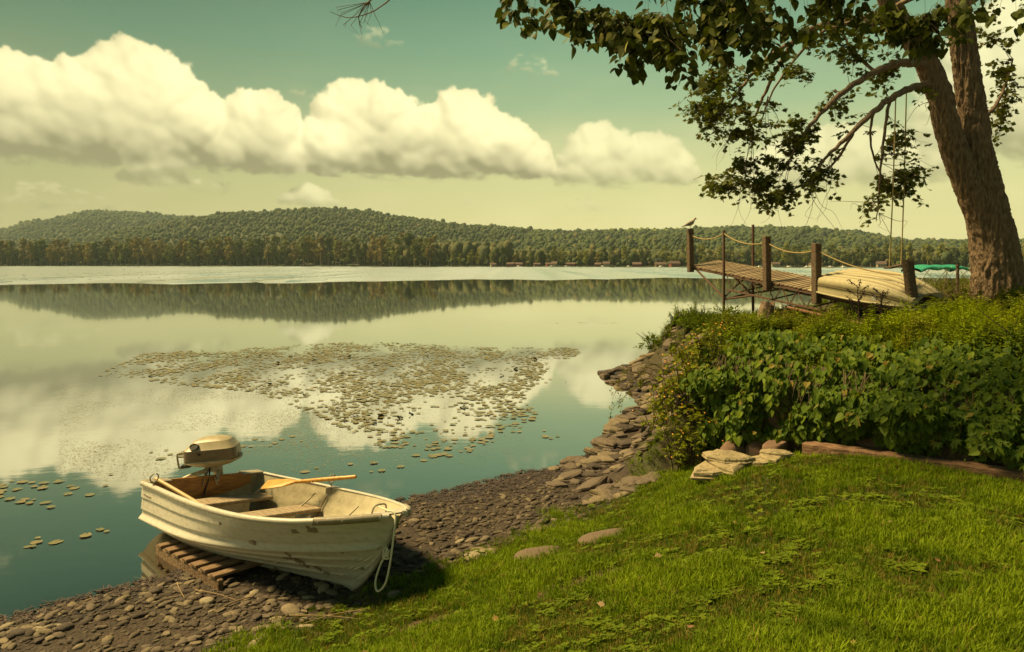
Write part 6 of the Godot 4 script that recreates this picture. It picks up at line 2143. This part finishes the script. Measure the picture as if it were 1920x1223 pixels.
func build_stones() -> void:
	var tones := [["tan", Color(0.10, 0.075, 0.046), Color(0.22, 0.175, 0.11)], ["grey-brown", Color(0.065, 0.047, 0.035), Color(0.15, 0.115, 0.08)], ["pale", Color(0.16, 0.13, 0.082), Color(0.30, 0.25, 0.165)], ["dark", Color(0.035, 0.025, 0.02), Color(0.08, 0.058, 0.044)]]
	var ms := []
	for t in tones: ms.append(mat("stone_" + t[0].replace("-", "_"), [t[1], t[2]], 0.85, Vector3.ONE * 5.0, 0.025, 0.5, true, 5))
	var sl := []
	for k in 8: sl.append(slab(200 + k))
	var peb := []
	for k in 8: peb.append(pebble(100 + k, 0.30 + 0.05 * (k % 4), 0.8))
	# beach stones: positions, biggest first
	var list := []
	for i in 70000:
		var d := rr(3.4, 11.6)
		var x := rr(-0.78, 0.25) * d
		var s := gs(x, d)
		if s < -0.25 or s > lawn_edge(x, d) + 0.25 or gb(x, d) > -0.1: continue
		if x > 1.4 and d > 8.6: continue
		var y := gh(x, d)
		if not in_view(x, d, y): continue
		var band := clampf(0.5 + 1.2 * n1.get_noise_2d(x * 14.0 + 30.0, d * 14.0), 0.0, 1.0)
		if rng.randf() > 0.30 + 0.7 * band: continue
		if s < 0.45 and x > -1.2 and rng.randf() < 0.75: continue
		var size := 0.006 + 0.052 * pow(rng.randf(), 5.0) + (0.03 * rng.randf() if rng.randf() < 0.10 else 0.0)
		if s < 0.1: size *= 0.6
		list.append([size / d, size, x, y, d])
	list.sort_custom(func(a, b): return a[0] > b[0])
	var rest := []
	var restc := []
	for i in list.size():
		var q: Array = list[i]
		var n := gn(q[2], q[4])
		var b := up_basis((n + rv() * 0.10).normalized(), rr(0, TAU), Vector3(q[1] * rr(0.9, 1.5), q[1], q[1]))
		var t := Transform3D(b, V(q[2], q[3] + q[1] * 0.14, q[4]))
		if i < 290:
			var k: int = [0, 0, 1, 1, 2, 3][rng.randi() % 6]
			tag(put(peb[i % 8] if i % 5 < 3 else sl[i % 8], "beach_stone", ms[k], self, t), tones[k][0] + " stone lying on the dark gravel shore", "stone", "stones on the gravel shore")
		else:
			rest.append(t)
			restc.append(Color(0.045, 0.031, 0.022).lerp(Color(0.19, 0.15, 0.095), rng.randf() * rng.randf()))
	tinted("gravel_tint", 0.9, 0.35, 6.0)
	tag(many(sl[3], M.gravel_tint, rest.slice(0, rest.size(), 2), restc.slice(0, rest.size(), 2), "gravel"), "small flat chips of the gravel shore around the boat", "gravel", "", "stuff")
	tag(many(peb[2], M.gravel_tint, rest.slice(1, rest.size(), 2), restc.slice(1, rest.size(), 2), "gravel"), "small stones of the gravel shore around the boat", "gravel", "", "stuff")
	print("stones ", list.size())
	# flat rocks heaped on the point's slope
	var count := 0
	var tries := 0
	while count < 295 and tries < 12000:
		tries += 1
		var d := 8.6 + 11.7 * pow(rng.randf(), 1.6)
		var x := rr(0.5, 4.2)
		var s := gs(x, d)
		var b := gb(x, d)
		if s < -0.12 or b > -0.02: continue
		if d < 10.3 and s > 2.0: continue
		if d < 8.9 and x > 1.9: continue
		if x < 1.0 and s > 0.9: continue
		if d > 11.0 and b < -1.9: continue
		var size := rr(0.10, 0.30) * (1.0 if d > 10.5 else 0.78)
		if rng.randf() < 0.12: size *= 1.5
		var n := gn(x, d)
		n = (n * 0.75 + Vector3(0.05, 0.9, 0.05) + rv() * 0.16).normalized()
		var k: int = [0, 0, 1, 1, 1, 1, 3, 3][rng.randi() % 8]
		var t := Transform3D(up_basis(n, rr(0, TAU), Vector3(size, size * rr(0.8, 1.3), size)), V(x, gh(x, d) + size * 0.10, d))
		tag(put(sl[rng.randi() % 8], "slope_rock", ms[k], self, t), tones[k][0] + " flat rock heaped on the slope of the point", "rock", "flat rocks on the point's slope")
		count += 1
	# the large stones that stand out
	var moss := mat("boulder_stone", [Color(0.16, 0.12, 0.065), Color(0.27, 0.22, 0.13), Color(0.35, 0.29, 0.175)], 0.92, Vector3.ONE * 2.5, 0.03, 0.8, true, 5)
	var brick := mat("paver_brown", [Color(0.075, 0.052, 0.036), Color(0.14, 0.10, 0.068), Color(0.19, 0.14, 0.095)], 0.95, Vector3.ONE * 5.0, 0.05, 0.9, true, 5)
	var rosy := mat("rosy_block", [Color(0.12, 0.07, 0.046), Color(0.20, 0.125, 0.085)], 0.95, Vector3.ONE * 4.0, 0.04, 0.8, true, 5)
	var round_ := [[-0.15, 0.95, 0.95], [0.0, 1.0, 1.0], [0.35, 0.98, 0.96], [0.62, 0.88, 0.84], [0.82, 0.66, 0.62], [0.93, 0.36, 0.34], [0.96, 0.1, 0.1]]
	for q in [[2.14, 7.45, 0.46, 0.19, 0.26, 0.45, moss, "boulder", "large flat tan boulder at the foot of the rocky slope", 0.10], [2.62, 7.45, 0.30, 0.11, 0.15, 0.35, moss, "boulder", "lower tan rock half sunk in grass beside the large boulder", 0.09], [2.55, 8.35, 0.19, 0.27, 0.15, 0.1, rosy, "standing_stone", "upright brown stone under the creepers at the wall's corner", 0.05], [2.78, 8.2, 0.17, 0.22, 0.13, 0.3, rosy, "standing_stone", "darker brown stone beside the upright one at the wall's corner", 0.05], [0.27, 6.45, 0.25, 0.075, 0.17, 0.15, brick, "stepping_stone", "round-edged brown stepping stone nearer the boat", 0.03], [0.86, 6.62, 0.28, 0.08, 0.13, 0.28, brick, "stepping_stone", "long brown stepping stone with moss beside the rounder one", 0.03], [-0.28, 6.95, 0.20, 0.05, 0.11, 0.3, ms[2], "flat_stone", "pale flat stone at the edge of the gravel and turf", 0.02], [0.98, 8.8, 0.17, 0.06, 0.12, 0.8, ms[3], "flat_stone", "dark wet stone at the water's edge among the weed", 0.02]]:
		var s2 := []
		for w in round_: s2.append([w[0] * q[3], w[1] * q[2], w[2] * q[4]])
		var x: float = q[0]
		var d: float = q[1]
		var shape: ArrayMesh = boulder_rings(s2, q[9], 300 + int(x * 50.0))
		if q[7] == "boulder":
			var sb := st_new(false)
			for k in 3: sb.append_from(slab(231 + k + int(x * 10.0)), 0, Transform3D(Basis(Vector3.UP, k * 1.1).scaled(Vector3(q[2], q[3] * 1.5, q[4] * 1.7) * (1.0 - 0.16 * k)), Vector3(0.05 * k, q[3] * (0.30 + 0.24 * k), 0.0)))
			shape = sb.commit()
		elif q[7] == "standing_stone":
			var sb := st_new(false)
			sb.append_from(pebble(321 + int(x * 10.0), 1.0, 1.0), 0, Transform3D(Basis.from_scale(Vector3(q[2] * 1.1, q[3] * 0.75, q[4] * 1.4)), Vector3(0, q[3] * 0.45, 0)))
			shape = sb.commit()
		var o := put(shape, q[7], q[6], self, Transform3D(Basis(Vector3.UP, q[5]) * Basis(Vector3(0, 0, 1), 0.06), V(x, gh(x, d) + (0.05 if q[7] == "boulder" else -0.02), d)))
		tag(o, q[8], "stone")
	# square cut block at the wall's foot
	var wb := wall_p(0.95) + Vector2(-0.787, -0.617) * 0.40
	tag(put(boulder_rings([[-0.1, 0.24, 0.10], [0.0, 0.245, 0.105], [0.16, 0.245, 0.105], [0.20, 0.235, 0.10], [0.215, 0.20, 0.085]], 0.012, 411), "cut_block", rosy, self, Transform3D(Basis(Vector3.UP, 0.905), V(wb.x, gh(wb.x, wb.y) - 0.01, wb.y))), "square-cut reddish block at the wall's foot by the timber's end", "block")
	build_drift()
	build_lilies()

func build_drift() -> void:
	# dark weed washed up along the waterline
	var s := st_new(false)
	var r := RandomNumberGenerator.new(); r.seed = 8
	for i in 9:
		var a := r.randf() * TAU
		var p := Vector3(r.randf_range(-1, 1), 0, r.randf_range(-1, 1)) * 0.03
		var d := Vector3(cos(a), r.randf_range(-0.05, 0.35), sin(a)) * 0.06
		var w := Vector3(-d.z, 0, d.x).normalized() * 0.004
		quad(s, p - w, p + w, p + d + w, p + d - w)
	var m := fin(s)
	var xf := []
	var col := []
	for i in 16000:
		var d := rr(4.5, 11.4)
		var x := rr(-0.75, 0.14) * d
		var sd := gs(x, d)
		var wide := 0.28 + 0.7 * smoothstep(-1.4, -0.4, x)
		if sd < -0.10 or sd > wide * rr(0.3, 1.0): continue
		if not in_view(x, d, 0.1): continue
		var z := rr(0.5, 1.3)
		xf.append(Transform3D(up_basis(gn(x, d), rr(0, TAU), Vector3(z, z, z)), V(x, maxf(gh(x, d), 0.0) + 0.006, d)))
		col.append(Color(0.032, 0.022, 0.022).lerp(Color(0.088, 0.064, 0.058), rng.randf()))
	tag(many(m, M.drift_m, xf, col, "washed_up_weed"), "dark dried weed washed up along the waterline", "weed", "", "stuff")
	# dry straws and sticks near the pallet
	for q in [[-2.75, 6.35, 0.5, 0.5], [-2.2, 6.15, 0.35, 2.2], [-3.0, 6.55, 0.4, 1.0], [-1.75, 5.75, 0.6, 0.2], [-1.2, 5.85, 0.45, 2.7], [-3.6, 6.25, 0.3, 1.6]]:
		var a := V(q[0], gh(q[0], q[1]) + 0.03, q[1])
		var e := a + Vector3(cos(q[3]) * q[2], 0.02, sin(q[3]) * q[2])
		e.y = gh(e.x, -e.z) + 0.02
		tag(put(tubem(curve([a, a.lerp(e, 0.5) + Vector3(0, 0.03, 0.03), e], 6), [0.008, 0.006, 0.004], 5), "driftwood_stick", M.dry), "thin dry stick lying on the gravel near the boat", "stick", "sticks on the gravel shore")

func pad_mesh(seed_: int, curl: float) -> ArrayMesh:
	var r := RandomNumberGenerator.new(); r.seed = seed_
	var s := st_new(false)
	var n := 17
	var rim := []
	for i in n:
		var a := lerpf(0.16, TAU - 0.16, i / float(n - 1))
		var q := r.randf_range(0.86, 1.06) * (0.75 if r.randf() < 0.08 else 1.0)
		rim.append(Vector3(cos(a) * q, curl * r.randf_range(-0.1, 1.0), sin(a) * q * 0.86))
	for i in n - 1:
		tri(s, Vector3(0.05, 0, 0), rim[i + 1], rim[i])
	return fin(s)

func build_lilies() -> void:
	var pads := [pad_mesh(1, 0.02), pad_mesh(2, 0.05), pad_mesh(3, 0.10), pad_mesh(4, 0.03)]
	var area := PackedVector2Array()
	for q in [[180, 704], [270, 662], [480, 652], [690, 639], [900, 652], [1075, 652], [1090, 662], [1030, 690], [985, 740], [1010, 785], [930, 830], [840, 866], [720, 842], [640, 800], [585, 778], [480, 735], [330, 722]]:
		var d: float = EYE * F / (q[1] - 495.0)
		area.append(Vector2((q[0] - 960.0) / F * d, d))
	var list := []
	var tries := 0
	while list.size() < 7500 and tries < 200000:
		tries += 1
		var d := rr(10.6, 28.0)
		var x := rr(-15.5, 2.6)
		if not Geometry2D.is_point_in_polygon(Vector2(x, d), area): continue
		var dens := clampf(0.45 + 1.3 * n1.get_noise_2d(x * 9.0, d * 5.0), 0.05, 1.0) * lerpf(0.35, 1.0, smoothstep(11.5, 16.5, d))
		if rng.randf() > dens: continue
		list.append([x, d, rr(0.025, 0.08)])
	# loose pads elsewhere, by the left edge and round the motor
	for q in [[-6.3, 9.3, 1.0, 0.5, 34], [-6.0, 9.0, 0.5, 0.3, 8], [-4.9, 11.3, 1.0, 0.5, 16], [-4.0, 11.9, 0.9, 0.4, 9], [-4.9, 7.6, 0.35, 0.14, 5], [-4.5, 7.85, 0.3, 0.12, 4], [-5.4, 7.5, 0.2, 0.1, 3], [-2.6, 10.4, 0.9, 0.5, 7], [-1.2, 11.0, 0.9, 0.6, 9], [0.3, 12.2, 0.7, 0.6, 7], [0.8, 17.8, 0.9, 0.7, 14], [1.9, 24.5, 1.0, 0.4, 8], [4.0, 36.0, 1.5, 0.7, 10], [2.8, 36.0, 1.0, 0.4, 6]]:
		for k in q[4]:
			var x: float = q[0] + rng.randfn() * q[2] * 0.55
			var d: float = q[1] + rng.randfn() * q[3] * 0.55
			if gs(x, d) < -0.3 or d > 26.0: list.append([x, d, rr(0.03, 0.075)])
	list.sort_custom(func(a, b): return a[2] / a[1] > b[2] / b[1])
	var ms := [mat("pad_olive", [Color(0.16, 0.14, 0.058)], 0.25), mat("pad_tan", [Color(0.185, 0.152, 0.068)], 0.25), mat("pad_green", [Color(0.135, 0.13, 0.052)], 0.25)]
	var tone := ["olive", "tan", "green"]
	var rest := [[], [], [], []]
	var rc := [[], [], [], []]
	for i in list.size():
		var q: Array = list[i]
		var t := Transform3D(Basis(Vector3.UP, rr(0, TAU)).scaled(Vector3(q[2], q[2], q[2])), V(q[0], 0.006 + 0.006 * rng.randf(), q[1]))
		if i < 280:
			var k := rng.randi() % 3
			tag(put(pads[i % 4], "lily_pad", ms[k], self, t), tone[k] + " lily pad floating flat on the calm water", "lily pad", "lily pads on the lake")
		else:
			var k := rng.randi() % 4
			rest[k].append(t)
			rc[k].append(Color(0.12, 0.11, 0.046).lerp(Color(0.215, 0.18, 0.078), rng.randf()))
	for k in 4: tag(many(pads[k], M.pad_tint, rest[k], rc[k], "lily_pads"), "further lily pads spread over the calm water", "lily pads", "lily pads on the lake", "stuff")
	# dark curled leaves and buds standing above the pads
	var dark := mat("pad_dark", [Color(0.020, 0.022, 0.010)], 0.5)
	var up := pad_mesh(9, 0.35)
	var bud := st_new()
	tube(bud, [Vector3(0, -0.1, 0), Vector3(0, 0.35, 0), Vector3(0.02, 0.45, 0), Vector3(0.03, 0.62, 0), Vector3(0.03, 0.72, 0)], [0.07, 0.06, 0.2, 0.22, 0.05], 8)
	var budm := fin(bud)
	var spots := [[-2.95, 13.8], [-2.75, 13.6], [-2.5, 13.9], [-3.1, 13.5], [-2.3, 13.55], [-2.65, 13.35], [-2.1, 13.7]]
	for i in 46:
		var p := area[0]
		for k in 40:
			p = Vector2(rr(-14, 1.5), rr(13, 27))
			if Geometry2D.is_point_in_polygon(p, area): break
		spots.append([p.x, p.y])
	for i in spots.size():
		var q: Array = spots[i]
		var t := Transform3D((Basis(Vector3.UP, rr(0, TAU)) * Basis(Vector3.RIGHT, 0.0 if i % 3 == 1 else rr(-0.7, 0.7))).scaled(Vector3.ONE * rr(0.045, 0.08)), V(q[0], 0.02, q[1]))
		if i % 3 == 1: tag(put(budm, "lily_bud", dark, self, t), "dark lily bud standing above the floating pads", "bud", "buds among the lily pads")
		else: tag(put(up, "curled_lily_leaf", dark, self, t), "dark curled lily leaf standing above the floating pads", "leaf", "curled leaves among the lily pads")
	# specks of duckweed and pollen between the pads
	var sp := st_new(false)
	tri(sp, Vector3(-0.5, 0, -0.3), Vector3(0.1, 0, 0.5), Vector3(0.55, 0, -0.15))
	tri(sp, Vector3(0.9, 0, 0.3), Vector3(0.7, 0, 0.8), Vector3(1.2, 0, 0.7))
	var xs := []
	var cs := []
	for i in 60000:
		var d := 9.3 + 11.0 * rng.randf()
		var x := rr(-0.62, 0.02) * d
		if gs(x, d) > -0.6: continue
		var dens := clampf(0.35 + 1.5 * n1.get_noise_2d(x * 6.0 + 70.0, d * 6.0), 0.0, 1.0) * smoothstep(9.3, 11.5, d) * (1.0 - smoothstep(16.0, 20.0, d)) * (1.0 - smoothstep(-5.0, 0.0, x) * 0.8)
		if rng.randf() > dens: continue
		xs.append(Transform3D(Basis(Vector3.UP, rr(0, TAU)).scaled(Vector3.ONE * rr(0.008, 0.026)), V(x, 0.005, d)))
		cs.append(Color(0.15, 0.12, 0.05).lerp(Color(0.24, 0.20, 0.09), rng.randf()))
	tag(many(fin(sp), M.pad_tint, xs, cs, "floating_specks"), "fine floating specks scattered over the calm water", "duckweed", "", "stuff")
	print("pads ", list.size(), " specks ", xs.size())
# ------------------------------------------------------------------ the place
func _ready() -> void:
	rng.seed = 7
	var cam := Camera3D.new()
	cam.name = "camera"
	cam.position = Vector3(0, EYE, 0)
	cam.projection = Camera3D.PROJECTION_FRUSTUM      # level lens, shifted down
	cam.near = 0.1
	cam.far = 8000.0
	cam.size = 1223.0 / F * 0.1
	cam.frustum_offset = Vector2(0, -(611.5 - 495.0) / F * 0.1)
	add_child(cam)
	cam.current = true
	var env := Environment.new()
	env.background_mode = Environment.BG_SKY
	env.tonemap_mode = Environment.TONE_MAPPER_LINEAR
	env.tonemap_exposure = 1.82
	env.sdfgi_enabled = true
	env.ssao_enabled = true
	env.ssil_enabled = true
	env.fog_enabled = true
	env.fog_density = 0.00009
	env.fog_light_color = Color(0.80, 0.90, 0.92)
	var sky := Sky.new()
	var pano := PanoramaSkyMaterial.new()
	pano.panorama = ImageTexture.create_from_image(make_sky())
	sky.sky_material = pano
	env.sky = sky
	var we := WorldEnvironment.new()
	we.name = "world_environment"
	we.environment = env
	add_child(we)
	var sun := DirectionalLight3D.new()
	sun.name = "sun"
	sun.light_energy = 1.6
	sun.light_color = Color(1.0, 0.88, 0.62)
	sun.light_angular_distance = 14.0
	sun.shadow_enabled = true
	add_child(sun)
	sun.look_at_from_position(Vector3(-6.2, 9.0, -1.6), Vector3.ZERO)
	print("sky ", Time.get_ticks_msec())
	ground_setup()
	build_ground()
	build_water()
	print("ground ", Time.get_ticks_msec())
	build_far_shore()
	print("far ", Time.get_ticks_msec())
	n1.seed = 3; n1.frequency = 0.05; n1.fractal_octaves = 3; n1.fractal_gain = 0.5
	plant_materials()
	tinted("drift_m", 0.9)
	tinted("pad_tint", 0.35)
	build_boat()
	build_dock()
	print("dock ", Time.get_ticks_msec())
	build_maple()
	build_linden()
	print("trees ", Time.get_ticks_msec())
	build_wall()
	build_creepers()
	build_lawn()
	print("lawn ", Time.get_ticks_msec())
	build_bank_plants()
	print("plants ", Time.get_ticks_msec())
	build_stones()
	print("stones ", Time.get_ticks_msec())
